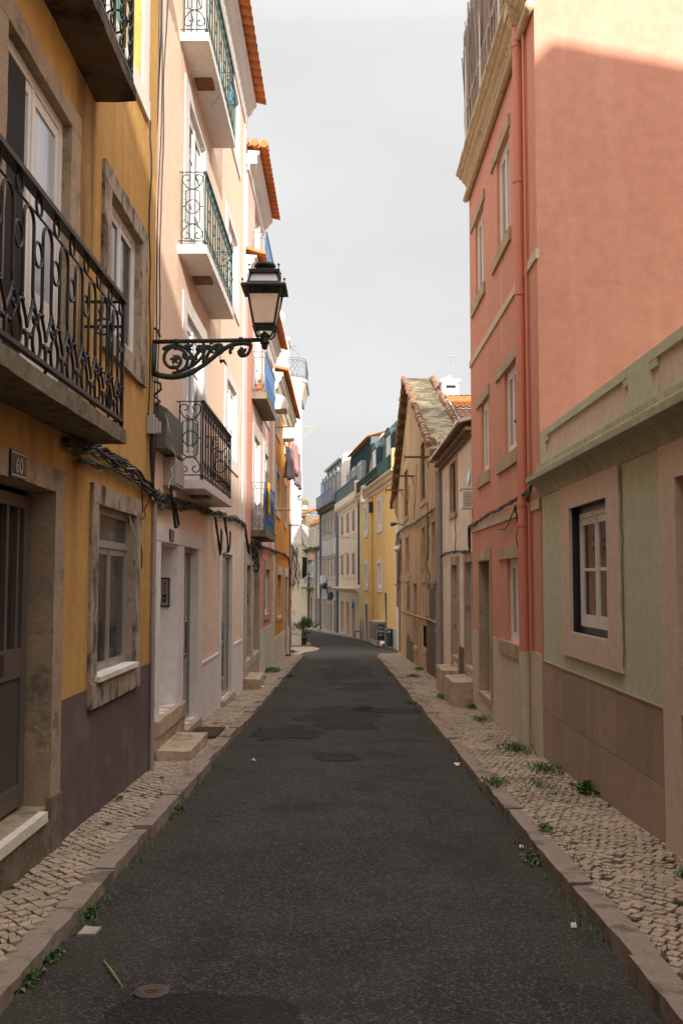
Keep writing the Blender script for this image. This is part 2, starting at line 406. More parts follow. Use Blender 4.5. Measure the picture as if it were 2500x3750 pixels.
def shell(mb, F, u0, u1, z0, z1, D, mi=0, top=True, z1b=None):
    zb = z1 if z1b is None else z1b
    for u in (u0, u1): mb.face([F(u, 0, z0), F(u, -D, z0), F(u, -D, zb), F(u, 0, z1)], mi)
    mb.face([F(u0, -D, z0), F(u1, -D, z0), F(u1, -D, zb), F(u0, -D, zb)], mi)
    if top: mb.face([F(u0, 0, z1), F(u1, 0, z1), F(u1, -D, zb), F(u0, -D, zb)], mi)

def window(root, F, a, b, c, d, dep=.05, fw=.05, sw=.05, cols=2, bars=(), fm='whitepaint', gm='glass', name='window', mull=None, label=None, panel=0, pm=None, transom=None):
    """casement: outer frame, sashes, glazing bars; child pane behind"""
    mb = MB(); w0, w1 = -dep - .03, -dep + .014
    mb.box(F, a, a+fw, w0, w1, c, d); mb.box(F, b-fw, b, w0, w1, c, d)
    mb.box(F, a+fw, b-fw, w0, w1, d-fw, d); mb.box(F, a+fw, b-fw, w0, w1, c, c+fw)
    top = d - fw
    if transom:
        mb.box(F, a+fw, b-fw, w0, w1+.01, transom-.03, transom+.03)
        top = transom - .03
    A, B, C_, D_ = a+fw, b-fw, c+fw, top
    wd = (B - A) / cols
    for i in range(cols):
        x0, x1 = A + wd*i + .003, A + wd*(i+1) - .003
        v0, v1 = -dep - .02, -dep + .007
        mb.box(F, x0, x0+sw, v0, v1, C_+.003, D_-.003); mb.box(F, x1-sw, x1, v0, v1, C_+.003, D_-.003)
        mb.box(F, x0+sw, x1-sw, v0, v1, D_-.003-sw, D_-.003)
        mb.box(F, x0+sw, x1-sw, v0, v1, C_+.003, C_+.003+sw+panel)
        for fr in bars:
            zz = C_ + (D_-C_)*fr; mb.box(F, x0+sw, x1-sw, v0+.004, v1-.003, zz-.014, zz+.014)
    if cols == 2: mb.box(F, (A+B)/2-.02, (A+B)/2+.02, -dep+.007, -dep+.016, C_+.01, D_-.01)
    fr = part(name, mb, M[fm], root, label)
    g = MB(); g.face([F(a+.02, -dep-.005, c+.02), F(b-.02, -dep-.005, c+.02), F(b-.02, -dep-.005, d-.02), F(a+.02, -dep-.005, d-.02)])
    part('pane', g, M[gm], fr)
    return fr
def surround(par, F, a, b, c, d, wj=.2, wl=.2, ws=.2, p=.02, mat='limestone', amp=.006, sides=True, name='surround', jb=None, sp=None, lp=None, ext=None):
    mb = MB(); e = wj if ext is None else ext
    if wl: mb.rbox(F, a-e, b+e, .0, lp or p, d, d+wl, amp, nw=1, back=False)
    if sides and wj:
        zb = c if jb is None else jb
        mb.rbox(F, a-wj, a, .0, p-.002, zb, d, amp, nw=1, back=False); mb.rbox(F, b, b+wj, .0, p-.002, zb, d, amp, nw=1, back=False)
    if ws: mb.rbox(F, a-e, b+e, .0, sp or (p+.012), c-ws, c, amp, nw=1, back=False)
    return part(name, mb, M[mat], par)
def sheet(root, name, F, u0, u1, z0, z1, w, mat, label=None):
    mb = MB(); mb.box(F, u0, u1, 0, w, z0, z1, back=False); return part(name, mb, M[mat], root, label)
def corrug(mb, F, u0, u1, w0, z0, w1, z1, per=.22, amp=.045, th=.02, mi=0, rows=2, under=False):
    """barrel-tile eave: u along the wall, slope from (w0,z0) up/back to (w1,z1) front lip"""
    n = int((u1-u0)/per*8); vs = []; cs = []
    for k in range(rows+1):
        f = k / rows
        for lip in (0, 1):
            ff = f; drop = (-.025 if lip else 0.)
            for i in range(n+1):
                u = u0 + (u1-u0)*i/n
                z = z0 + (z1-z0)*ff + amp*(1.6*abs(math.cos(PI*(u-u0)/per)) - .8)*(-1 if under else 1) + drop
                vs.append((u, w0 + (w1-w0)*ff, z))
    L = n + 1; R_ = len(vs)//L
    top = [F(*v) for v in vs]; bot = [F(v[0], v[1], v[2]-th) for v in vs]
    fs = []
    for r in range(R_-1):
        for i in range(n): fs.append((r*L+i, r*L+i+1, (r+1)*L+i+1, (r+1)*L+i))
    mb.idx(top, fs, mi); mb.idx(bot, fs, mi)
    for r in (0, R_-1): mb.idx(top[r*L:(r+1)*L] + bot[r*L:(r+1)*L], [(i, i+1, L+i+1, L+i) for i in range(n)], mi)
    for i in (0, n): mb.idx([top[r*L+i] for r in range(R_)] + [bot[r*L+i] for r in range(R_)], [(r, r+1, R_+r+1, R_+r) for r in range(R_-1)], mi)

def arc(cx, cz, r, a0, a1, n=12): return [(cx + r*math.cos(a0+(a1-a0)*i/n), cz + r*math.sin(a0+(a1-a0)*i/n)) for i in range(n+1)]
def spiral(cx, cz, r0, r1, a0, a1, n=16): return [(cx + (r0+(r1-r0)*i/n)*math.cos(a0+(a1-a0)*i/n), cz + (r0+(r1-r0)*i/n)*math.sin(a0+(a1-a0)*i/n)) for i in range(n+1)]
def bez(p0, p1, p2, p3, n=10):
    o = []
    for i in range(n+1):
        t = i/n; s = 1-t
        o.append((s**3*p0[0]+3*s*s*t*p1[0]+3*s*t*t*p2[0]+t**3*p3[0], s**3*p0[1]+3*s*s*t*p1[1]+3*s*t*t*p2[1]+t**3*p3[1]))
    return o
def heart(c, z0, w, h, up=1):
    out = []
    for s in (-1, 1):
        q = bez((c, z0), (c+s*w*.30, z0+up*h*.12), (c+s*w*.5, z0+up*h*.4), (c+s*w*.5, z0+up*h*.68), 8)
        a0 = 0 if s > 0 else PI; a1 = a0 + s*up*PI*1.55
        q += spiral(c+s*w*.27, z0+up*h*.68, w*.23, w*.09, a0, a1, 14)[1:]
        out.append(q)
    return out
def lines3(mb, G, polys, r, n=5, mi=0):
    for q in polys: mb.tube([G(p, z) for p, z in q], r, n, mi=mi)

def side_panel(mb, G, w, z0, z1, r, mi=0, style=0):
    """G(p,z): p from wall (0) to front (w)"""
    h = z1 - z0; c = w*.52
    L = [[(0, z1), (w, z1)], [(0, z0), (w, z0)], [(w*.12, z0-.06), (w*.12, z1)], [(w*.93, z0-.06), (w*.93, z1)]]
    if style == 0:
        L += heart(c, z0+h*.27, w*.72, h*-.26, 1) if False else []
        L += heart(c, z0+h*.26, w*.78, h*.25, -1) + heart(c, z1-h*.26, w*.78, h*.25, 1)
        L += [arc(c, z0+h*.5, h*.10, 0, 2*PI, 18)]
        L += [[(w*.12, z0+h*.5), (c-h*.10, z0+h*.5)], [(c+h*.10, z0+h*.5), (w*.93, z0+h*.5)]]
        L += [[(c-w*.28, z0+h*.28), (c-w*.28, z1-h*.28), (c, z1-h*.23), (c+w*.28, z1-h*.28), (c+w*.28, z0+h*.28), (c, z0+h*.23), (c-w*.28, z0+h*.28)]]
    else:
        L += [[(w*.12, z1-h*.15), (w*.93, z1-h*.15)], arc(c, z1-h*.075, h*.07, 0, 2*PI, 14)]
        L += [[(c-w*.16, z0+h*.45), (c-w*.16, z1-h*.24)] + arc(c, z1-h*.24, w*.16, PI, 0, 8) + [(c+w*.16, z0+h*.45)]]
        L += heart(c, z0+h*.02, w*.7, h*.2, 1) + heart(c, z0+h*.23, w*.6, h*.2, 1)
    lines3(mb, G, L, r, 5, mi)
def balcony(root, F, u0, u1, w, zb, zt, hr, style, slabmat, ironmat, label=None, rough=.004, brail=None):
    s = MB(); s.rbox(F, u0, u1, 0, w, zb, zt, rough, .15, 5)
    if style in ('pink',):
        s.box(F, u0+.9, u0+1.2, .04, w-.08, zb-.03, zb, 1)
    sl = part('balcony', s, [M[slabmat], M['rust']], root, label)
    b = MB(); wr = w - .03; z0 = zt + .06; z1 = hr
    G = lambda p, z: F(p, wr, z)
    a0, a1 = u0 + .04, u1 - .04
    if style == 'yellow':
        b.box(F, a0, a1+.02, wr-.03, wr+.03, z1-.03, z1); b.box(F, a0, a1, wr-.018, wr+.018, z0-.012, z0+.012)
        zt2 = z1 - .135
        b.tube([G(a0, zt2), G(a1, zt2)], .007, 5)
        m = .325; n = int((a1-a0)/m); a0_ = a1 - n*m - .02
        for k in range(n):
            p = a0_ + k*m; r = .0095
            U = [(p+.02, 3.04-2.76+z0)] + arc(p+.1025, zt2-.0875, .0825, PI, 0, 10)
            lw = [(p+.185, z0+.36)] + bez((p+.185, z0+.34), (p+.19, z0+.27), (p+.245, z0+.28), (p+.25, z0+.21), 6) + spiral(p+.222, z0+.205, .03, .012, 0, -4.2, 10)
            b.tube([G(*q) for q in U + lw[:1]], r, 6); b.tube([G(*q) for q in lw], r, 6)
            b.tube([G(*q) for q in [(p+.02, z0+.28), (p-.005, z0+.272)]], r, 6)
            for cz, rr in ((z1-.34, .066), (z1-.082, .05)):
                b.tube([G(*q) for q in arc(p+.265, cz, rr, 0, 2*PI, 16)[:-1]], .008, 6, closed=True)
            c = p + .265
            for s_ in (-1, 1):
                b.tube([G(*q) for q in bez((c+s_*.012, z0), (c+s_*.085, z0+.03), (c+s_*.085, z0+.13), (c+s_*.03, z0+.17), 8) + bez((c+s_*.03, z0+.17), (c+s_*.0, z0+.2), (c+s_*.02, z0+.26), (c+s_*.075, z0+.255), 8)], .0095, 6)
                b.ball(G(c+s_*.078, z0+.25), .017, 6, 4)
                q = c - .1625
                b.tube([G(*v) for v in bez((q+s_*.004, z0), (q+s_*.01, z0+.09), (q+s_*.02, z0+.13), (q+s_*.05, z0+.10), 7)], .008, 6)
                b.ball(G(q+s_*.048, z0+.095), .016, 6, 4)
                b.tube([G(*v) for v in bez((q, z0+.13), (q+s_*.02, z0+.2), (q+s_*.07, z0+.2), (q+s_*.09, z0+.3), 7)], .009, 6)
        for u in (a0_, a1): b.box(F, u-.012, u+.012, wr-.012, wr+.012, zt, z1)
        S = lambda p, z: F(a1, p, z)
        lines3(b, S, [[(0, z1-.015), (wr, z1-.015)], [(0, z0), (wr, z0)], [(0, z1-.2), (wr, z1-.2)]], .012, 6)
        lines3(b, S, [[(wr*.3, z0), (wr*.3, z1)], [(wr*.65, z0), (wr*.65, z1)]], .009, 6)
        lines3(b, S, heart(wr*.5, z0+.36, wr*.7, .3, -1), .008, 6)
        lines3(b, S, [arc(wr*.48, z1-.2, .06, 0, 2*PI, 14)], .008, 6)
        for k in range(6):
            u = a0 + (a1-a0)*k/5; b.tube([F(u, wr, z0), F(u, wr-.03, zt-.01)], .011, 5)
    elif style == 'chain':
        b.box(F, a0, a1+.02, wr-.02, wr+.02, z1-.025, z1); b.box(F, a0, a1, wr-.016, wr+.016, z0-.012, z0+.012)
        k = 0; p = a1
        while p > a0:
            b.tube([G(p, z0), G(p, z1)], .011, 5)
            z = z0 + .05
            while z < z1 - .06:
                b.tube([G(*q) for q in arc(p-.065, z+.05, .045, 0, 2*PI, 12)[:-1]], .0085, 5, closed=True); z += .115
            p -= .29
        S = lambda p, z: F(a1, p, z); side_panel(b, S, wr, z0, z1, .009)
    elif style == 'pink':
        b.box(F, a0, a1, wr-.018, wr+.018, z1-.03, z1); b.box(F, a0, a1, wr-.016, wr+.016, z0-.02, z0)
        n = int((a1-a0)/.235); pit = (a1-a0)/n; h = z1 - z0
        for k in range(n+1):
            p = a0 + k*pit
            b.tube([G(p, z0), G(p, z1)], .0105, 6)
            if k == n: break
            c = p + pit/2; q = pit*.3
            b.tube([G(*v) for v in bez((p, z0+h*.02), (c+q, z0+h*.06), (c+q, z0+h*.16), (p, z0+h*.22), 7)], .005, 5)
            b.tube([G(*v) for v in bez((p+pit, z1-h*.02), (c-q, z1-h*.06), (c-q, z1-h*.2), (p+pit, z1-h*.26), 7)], .005, 5)
            b.tube([G(*v) for v in arc(c, z1-h*.06, q*.8, 0, 2*PI, 10)[:-1]], .005, 5, closed=True)
            if k % 2: b.tube([G(*v) for v in arc(c, z0+h*.5, q, 0, 2*PI, 10)[:-1]], .005, 5, closed=True)
        for u in (a0, a1):
            S = (lambda uu: (lambda p, z: F(uu, p, z)))(u); side_panel(b, S, wr, z0, z1-.015, .0075)
        for u in (a0, a1): b.tube([F(u, wr, z0), F(u, wr, zt-.03)], .012, 5)
    elif style == 'blue':
        b.box(F, a0, a1, wr-.018, wr+.018, z1-.03, z1); b.box(F, a0, a1, wr-.016, wr+.016, z0-.02, z0)
        n = int((a1-a0)/.17); pit = (a1-a0)/n; h = z1 - z0
        for k in range(n):
            p = a0 + k*pit
            b.box(F, p+pit*.22, p+pit*.62, wr-.02, wr-.012, z0+h*.44, z1-h*.17, 1)
            b.tube([G(p, z0), G(p, z1)], .011, 5, mi=1)
            b.tube([G(*v) for v in arc(p+pit/2, z1-h*.08, .05, 0, 2*PI, 10)[:-1]], .011, 5, closed=True, mi=1)
            lines3(b, G, heart(p+pit/2, z0+.01, pit*.95, h*.2, 1) + heart(p+pit/2, z0+h*.22, pit*.9, h*.2, 1), .011, 5, 1)
        for u in (a0, a1):
            S = (lambda uu: (lambda p, z: F(uu, p, z)))(u); side_panel(b, S, wr, z0, z1-.015, .0065, style=1)
            b.ball(F(u, wr, zt+.015), .035, 8, 6)
    part('railing', b, [M[ironmat], M['iron_blue']], sl)
    return sl
def downpipe(root, F, u, w, z0, z1, r, mat, joints=(), label=None):
    b = MB(); b.tube([F(u, w, z0), F(u, w, z1)], r, 12)
    for z in joints:
        b.tube([F(u, w, z-.02), F(u, w, z+.02)], r*1.18, 12)
        b.box(F, u-.02, u+.02, -.0, w, z-.01, z+.01)
    return part('downpipe', b, M[mat], root, label, smooth=False)
def wiggle(p0, p1, n, amp, fr, seed, sag=0.):
    o = []
    for i in range(n+1):
        t = i/n; p = Vector(p0).lerp(Vector(p1), t)
        d = noise.noise_vector(Vector((t*fr, seed*3.7, seed*1.3))) * amp * (1 if 0 < i < n else .3)
        o.append(p + d - Vector((0, 0, sag*4*t*(1-t))))
    return o
def bundle(mb, pts, k, r, spread, seed=0, mi=0, fr=9):
    """k cables following a poly-line, weaving round each other"""
    P = [Vector(p) for p in pts]; D = []
    for a, b in zip(P, P[1:]):
        n = max(2, int((b-a).length/.14))
        D += [a.lerp(b, i/n) for i in range(n)]
    D.append(P[-1])
    for j in range(k):
        q = []
        for i, p in enumerate(D):
            nv = noise.noise_vector(Vector((i*.14*fr*.25, j*5.3+seed, seed*2.1)))
            q.append(p + Vector((nv.x*spread*.5, nv.y*spread*.3, nv.z*spread)))
        mb.tube(q, r*RND.uniform(.7, 1.3), 5, mi=mi if not isinstance(mi, list) else mi[j % len(mi)])
def text_mb(txt, F, u, z, size, w, flip=False, depth=.004):
    cu = bpy.data.curves.new('lettering', 'FONT'); cu.body = txt; cu.size = size; cu.align_x = 'CENTER'; cu.extrude = depth
    o = bpy.data.objects.new('lettering', cu); COL.objects.link(o)
    bpy.context.view_layer.update()
    me = bpy.data.meshes.new_from_object(o.evaluated_get(bpy.context.evaluated_depsgraph_get()))
    mb = MB(); s = -1 if flip else 1
    mb.idx([F(u + s*v.co.x, w + v.co.z, z + v.co.y) for v in me.vertices], [tuple(p.vertices) for p in me.polygons])
    bpy.data.objects.remove(o); bpy.data.curves.remove(cu); bpy.data.meshes.remove(me)
    return mb
def number_sign(F, u, z, wd, ht, w, txt, label, bg='navy', fg='numwhite', flip=False, frame=True):
    b = MB(); b.box(F, u-wd/2, u+wd/2, w, w+.012, z-ht/2, z+ht/2)
    if frame:
        t = .008
        for a0, a1, c0, c1 in ((u-wd/2+.01, u+wd/2-.01, z-ht/2+.01, z-ht/2+.01+t), (u-wd/2+.01, u+wd/2-.01, z+ht/2-.01-t, z+ht/2-.01)):
            b.box(F, a0, a1, w+.012, w+.014, c0, c1, 1)
    o = solo('house_number_sign', b, [M[bg], M[fg]], label, 'sign')
    if txt:
        tm = text_mb(txt, F, u, z-ht*.3, ht*.82, w+.012, flip)
        part('number', tm, M[fg], o)
    return o
# ================================================================== LEFT SIDE
# ---------------- near ochre house
F = FL(-1.88)
H = thing('ochre_house', 'near ochre yellow house with brown base and two iron balconies', 'house', (-4.5, 4.5, -.2))
ops = [(5.3, 6.44, .17, 2.18, .17, 1), (7.61, 9.0, .84, 2.19, .1, 1), (7.86, 9.09, 3.6, 4.76, .1, 1),
       (5.35, 6.65, 2.7, 4.73, .11, 1), (3.0, 4.2, 2.7, 4.73, .11, 1), (5.3, 6.6, 5.36, 7.4, .11), (7.9, 9.06, 6.22, 7.7, .1),
       (3.0, 4.2, 5.36, 7.4, .11)]
b = MB(); wall(b, F, -9, 9.86, -.6, 8.7, ops); shell(b, F, -9, 9.86, -.6, 8.7, 6)
part('wall', b, [M['ochre'], M['doorstone']], H)
for u0, u1, zt in ((6.665, 7.405, .8), (7.405, 9.205, .652), (9.205, 9.856, .8), (-9, 5.05, .8)): sheet(H, 'dado', F, u0, u1, -.6, zt, .006, 'brown_dado')
# street door
d = MB(); W0 = -.16
for x0, x1, z0, z1, w in ((5.34, 5.42, .2, 2.14, .03), (6.3, 6.40, .2, 2.14, .03), (5.42, 6.3, 2.06, 2.14, .03), (5.42, 6.3, 1.0, 1.18, .028), (5.42, 6.3, .2, .33, .028), (5.42, 6.3, .33, 1.0, .012)):
    d.box(F, x0, x1, W0-.03, W0+w, z0, z1)
for k in range(4): d.box(F, 5.6+k*.2, 5.645+k*.2, W0-.02, W0+.02, 1.18, 2.06)
for k in range(28): d.box(F, 5.43+k*.031, 5.437+k*.031, W0+.012, W0+.016, .34, .99)
D = part('street_door', d, M['alu_brown'], H)
g = MB(); g.face([F(5.4, W0-.012, 1.1), F(6.32, W0-.012, 1.1), F(6.32, W0-.012, 2.08), F(5.4, W0-.012, 2.08)]); part('pane', g, M['glass'], D)
g = MB(); g.box(F, 5.72, 5.82, W0+.028, W0+.045, 1.02, 1.19); g.box(F, 5.735, 5.86, W0+.045, W0+.07, 1.04, 1.17, 1); part('handle', g, [M['alu'], M['black']], D)
surround(D, F, 5.3, 6.44, .27, 2.18, .22, .15, 0, .03, 'doorstone', .007, jb=.22)
b = MB(); b.rbox(F, 5.2, 6.66, 0, .035, -.5, .10, .012, .1); b.rbox(F, 6.44, 6.675, 0, .04, -.4, .218, .01, .1); part('base_stone', b, M['mossy_slab'], D)
b = MB(); b.rbox(F, 5.2, 6.31, -.17, .055, .105, .168, .002); part('threshold', b, M['marble'], D)
# ground floor window
w = window(H, F, 7.61, 9.0, .84, 2.19, .065, .055, .05, 2, (), 'alu', 'glass', transom=1.90)
surround(w, F, 7.61, 9.0, .84, 2.19, .2, .15, .19, .03, 'mildew', .007)
b = MB(); b.rbox(F, 7.53, 8.95, -.07, .075, .842, .882, .002); part('sill', b, M['marble'], w)
# upper window and balcony doors
w = window(H, F, 7.86, 9.09, 3.6, 4.76, .06, .06, .055, 2, (), 'whitepaint', 'glass')
surround(w, F, 7.86, 9.09, 3.6, 4.76, .24, .16, .18, .03, 'mildew', .009)
for u in (5.35, 3.0):
    w = window(H, F, u, u+1.3 if u > 5 else u+1.2, 2.72, 4.73, .05, .07, .07, 2, (), 'whitepaint', 'glass_blind', 'balcony_door', panel=.55)
    surround(w, F, u, u+1.3 if u > 5 else u+1.2, 2.72, 4.73, .24, .15, 0, .03, 'doorstone', .008, jb=2.7)
    w = window(H, F, 5.3 if u > 5 else 3.0, 6.6 if u > 5 else 4.2, 5.37, 7.4, .1, .07, .07, 2, (.5,), 'greenpaint', 'glass', 'balcony_door', panel=.4)
    surround(w, F, 5.3 if u > 5 else 3.0, 6.6 if u > 5 else 4.2, 5.37, 7.4, .24, .2, 0, .02, 'white', .002, jb=5.36)
g = MB(); g.box(F, 5.42, 5.80, -.055, -.02, 2.9, 4.62); part('gap_shade_panel', g, M['void'], H)  # near-black panel painted as the shade behind the open door leaf
w = window(H, F, 7.9, 9.06, 6.22, 7.7, .09, .06, .05, 2, (.5,), 'greenpaint', 'glass_curtain')
surround(w, F, 7.9, 9.06, 6.22, 7.7, .28, .2, .19, .02, 'white', .002)
balcony(H, F, -2, 7.22, .31, 2.595, 2.70, 3.66, 'yellow', 'mossy_slab', 'iron_black', 'mossy lower balcony with scrolled black iron rail', .012)
balcony(H, F, -2, 7.39, .31, 5.265, 5.355, 6.35, 'chain', 'dark_slab', 'iron_green', 'sooty upper balcony with green chain-pattern rail', .010)
b = MB(); b.prof(F, -9, 9.9, [(0, 8.5), (.1, 8.52), (.16, 8.6), (.3, 8.66), (.3, 8.7), (0, 8.72)]); part('cornice', b, M['white'], H)
b = MB(); corrug(b, F, -9, 9.95, -2.5, 9.5, .42, 8.74, rows=6, under=True); part('roof', b, M['tile'], H)
downpipe(H, F, 9.83, .03, -.26, 2.4, .024, 'greypipe', (.4, 1.5), 'thin peeling pipe')
number_sign(F, 5.64, 2.26, .27, .155, .032, '60', 'dark enamel house number plate reading 60 above the bronze street door')
b = MB(); b.rbox(F, 9.5, 9.86, .01, .1, 3.02, 3.2, .002); b.box(F, 9.55, 9.65, .1, .11, 3.03, 3.19)
b = MB()
for k in range(3): b.box(F, 9.5+k*.1, 9.585+k*.1, .006, .07+.012*k, 3.02+.02*k, 3.21-.02*k)
solo('junction_box', b, M['greybox'], 'grey ribbed cable junction box at the corner of the ochre house', 'junction box')

# ---------------- pale pink house
F = FL(-1.98); U0, U1 = 9.86, 20.0
H = thing('pink_house', 'tall pale pink house with three white balconies and orange tiled eave', 'house', (-5, 15, -.5))
lev = [(2.80, 5.03), (5.67, 7.83), (8.34, 10.45)]
ops = [(10.85, 12.0, .13, 2.02, .32, 1), (12.46, 13.7, -.24, 2.03, .16, 1), (16.42, 17.95, -.36, 2.06, .12, 1),
       (17.03, 18.55, 3.8, 5.11, .13, 1), (17.03, 18.5, 6.72, 7.97, .13, 1), (17.1, 18.5, 9.6, 10.72, .13, 1)]
ops += [(12.53, 14.03, a, c, .09, 1) for a, c in lev]
b = MB(); wall(b, F, U0, U1, -1, 11.35, ops); shell(b, F, U0, U1, -1, 11.35, 8)
part('wall', b, [M['pink'], M['white']], H)
b = MB()
def blk(u0, u1, z0, z1, p=.018, amp=.007): b.rbox(F, u0, u1, 0, p, z0, z1, amp, .1, nw=1, back=False)
blk(10.47, 14.12, 2.035, 2.235, .022); blk(10.47, 10.845, -.6, 2.03); blk(12.005, 12.455, -.6, 2.03); blk(13.705, 14.12, -.8, 2.03)
blk(16.08, 18.3, 2.065, 2.235); blk(16.08, 16.415, -.8, 2.06); blk(17.955, 18.3, -.9, 2.06)
blk(19.75, 19.995, -1, 11.3, .02, .002)
part('quoin', b, M['white'], H)
for u0, u1 in ((14.12, 16.08), (18.3, 19.75)):
    b = MB(); b.rbox(F, u0, u1, 0, .016, -1, .44, .004, .2, nw=1, back=False); b.rbox(F, u0, u1, .0, .026, .42, .455, .004, .2, nw=1, back=False); part('dado', b, M['white'], H)
b = MB(); b.rbox(F, 9.95, 10.47, 0, .012, -1, -.1, .01, .1, nw=1, back=False); part('plinth', b, M['oldwhite'], H)
# niche back with intercom, glass doors
b = MB(); b.face([F(10.85, -.32, .13), F(12.0, -.32, .13), F(12.0, -.32, 2.02), F(10.85, -.32, 2.02)]); part('niche', b, M['white'], H)
FN = FY(12.0); b = MB(); b.box(FN, -2.185, -2.06, 0, .022, 1.29, 1.64); b.box(FN, -2.170, -2.075, .022, .026, 1.31, 1.62, 1)
for k in range(4): b.tube([FN(-2.118-.002*k, .026, 1.575-k*.032), FN(-2.118-.002*k, .032, 1.575-k*.032)], .010, 8, mi=0)
for k in range(2): b.box(FN, -2.148, -2.1, .026, .029, 1.345+k*.055, 1.385+k*.055, 0)
solo('intercom_panel', b, [M['black'], M['steel']], 'steel intercom panel in a black frame inside the white wall niche', 'intercom')
for a, c, z0, z1, dp in ((12.46, 13.7, -.24, 2.03, .10), (16.42, 17.95, -.36, 2.06, .05)):
    d = MB(); d.box(F, a, a+.05, -dp-.03, -dp+.01, z0, z1); d.box(F, c-.06, c, -dp-.03, -dp+.01, z0, z1); d.box(F, a+.05, c-.06, -dp-.03, -dp+.01, z1-.05, z1); d.box(F, a+.05, c-.06, -dp-.03, -dp+.01, z0, z0+.05)
    D = part('glass_door', d, M['alu'], H)
    g = MB(); g.box(F, a+.05, c-.06, -dp-.016, -dp-.006, z0+.05, z1-.05); part('pane', g, M['glass_door'], D)
    if a < 13:
        g = MB(); h = [(12.72, .55), (12.72, 1.06)]
        q = [F(12.62, -dp+.005, .62), F(12.62, -dp+.06, .62), F(12.62, -dp+.075, .66), F(12.62, -dp+.075, 1.08), F(12.62, -dp+.06, 1.12), F(12.62, -dp+.005, 1.12)]
        g.tube(q, .016, 8); q2 = [F(12.95, -dp+.005, .62), F(12.95, -dp+.06, .62), F(12.95, -dp+.075, .66), F(12.95, -dp+.075, 1.08), F(12.95, -dp+.06, 1.12), F(12.95, -dp+.005, 1.12)]
        g.tube(q2, .016, 8); g.tube([q[2], q2[2]], .014, 8); g.tube([q[3], q2[3]], .014, 8)
        part('handle', g, M['steel'], D)
    b = MB(); b.rbox(F, a-.05, c+.05, -dp-.05, .08, z0-.1, z0, .005); part('threshold', b, M['step'], D)
b = MB(); b.rbox(F, 10.5, 12.4, -.2, .05, -.55, -.03, .012, .1); b.rbox(F, 10.5, 12.42, -.2, .075, -.03, .13, .01, .1); part('step', b, M['step'], H)
b = MB(); b.rbox(F, 10.45, 11.75, .06, .42, -.62, -.16, .014, .1); part('step', b, M['step'], H)
# balcony doors
for a, c in lev:
    w = window(H, F, 12.53, 14.03, a, c, .05, .06, .07, 2, (.45, .75), 'whitepaint', 'glass', 'balcony_door', panel=.35)
    surround(w, F, 12.53, 14.03, a, c, .33, .2, 0, .015, 'white', .002, jb=a+.004)
for a, c, d_, e in ((17.03, 18.55, 3.8, 5.11), (17.03, 18.5, 6.72, 7.97), (17.1, 18.5, 9.6, 10.72)):
    w = window(H, F, a, c, d_, e, .05, .06, .06, 2, (.42,), 'whitepaint' if d_ < 9 else 'greenpaint', 'glass')
    surround(w, F, a, c, d_, e, .36, .14, .22, .015, 'white', .002)
lab = ['lowest white balcony with black ironwork', 'middle white balcony with dark green ironwork', 'top white balcony with dark green ironwork']
for i, (zb, hr, im) in enumerate(((2.70, 3.77, 'iron_black'), (5.56, 6.6, 'iron_green'), (8.23, 9.42, 'iron_green'))):
    balcony(H, F, 11.8, 14.85, .35, zb, zb+.105, hr, 'pink', 'white', im, lab[i], .002)
b = MB(); b.prof(F, U0, U1+.03, [(0, 10.95), (.03, 10.95), (.05, 11.05), (.05, 11.2), (.11, 11.25), (.16, 11.36), (.22, 11.42), (.22, 11.47), (0, 11.49)]); part('cornice', b, M['white'], H)
b = MB(); corrug(b, F, U0, U1+.04, -3.0, 12.5, .42, 11.53, .30, .055, rows=7, under=True); part('roof', b, M['tile'], H)
number_sign(F, 11.45, 2.125, .27, .13, .024, '62', 'small dark number plate on the white lintel of the pink house')
b = MB(); z = 8.5
for k, (u, z, r) in enumerate(((14.1, 8.7, .13),)):
    b.tube([F(u + r*math.cos(t*.5)*.8, .37 + .02*math.sin(t*1.3), z + r*math.sin(t*.5)) for t in range(15)], .004, 4)
b.tube(wiggle(F(13.2, .34, 8.7), F(13.2, .30, 8.20), 6, .05, 4, 3) + wiggle(F(13.2, .28, 8.2), F(13.25, .2, 8.1), 8, .06, 5, 5), .004, 4)
solo('cord', b, M['cyan'], 'bright blue cord tangled in the top balcony rail of the pink house', 'cord')
# boxes on the pink wall
b = MB(); b.prof(F, 10.42, 11.5, [(0, 3.02), (.12, 3.0), (.14, 3.42), (0, 3.5)]); b.box(F, 10.41, 11.52, .0, .15, 3.0, 3.02)
solo('meter_box', b, M['greenbox'], 'dark green steel box on the pink wall beside the street lamp bracket', 'utility box')
b = MB(); b.rbox(F, 11.0, 11.62, .0, .13, 2.66, 2.98, .001); b.rbox(F, 11.05, 11.6, .13, .14, 2.69, 2.95, .001)
solo('meter_box', b, M['greybox'], 'pale grey plastic meter box just below the dark green steel box', 'utility box')

# ---------------- salmon house
U0, U1 = 20.0, 28.55
H = thing('salmon_house', 'salmon pink house with blue balconies and an attic dormer', 'house', (-5, 24, -.8))
ops = [(20.62, 21.55, -.02, 1.93, .28, 1), (22.25, 23.75, -.02, 1.88, .26, 1), (25.4, 27.05, .74, 1.9, .12, 1),
       (22.4, 23.95, 2.75, 4.91, .12, 1), (25.5, 26.65, 2.9, 4.91, .12, 1), (22.4, 23.95, 5.75, 7.6, .12, 1), (25.5, 26.65, 5.9, 7.5, .12, 1)]
b = MB(); wall(b, F, U0, U1, -1.2, 8.2, ops); shell(b, F, U0, U1, -1.2, 8.2, 8)
part('wall', b, [M['palepink'], M['limestone']], H)
b = MB(); b.box(F, 24.05, 28.2, 0, .008, .40, 2.45, back=False); b.box(F, 27.3, 28.2, 0, .008, 2.45, 7.6, back=False)
b = MB()
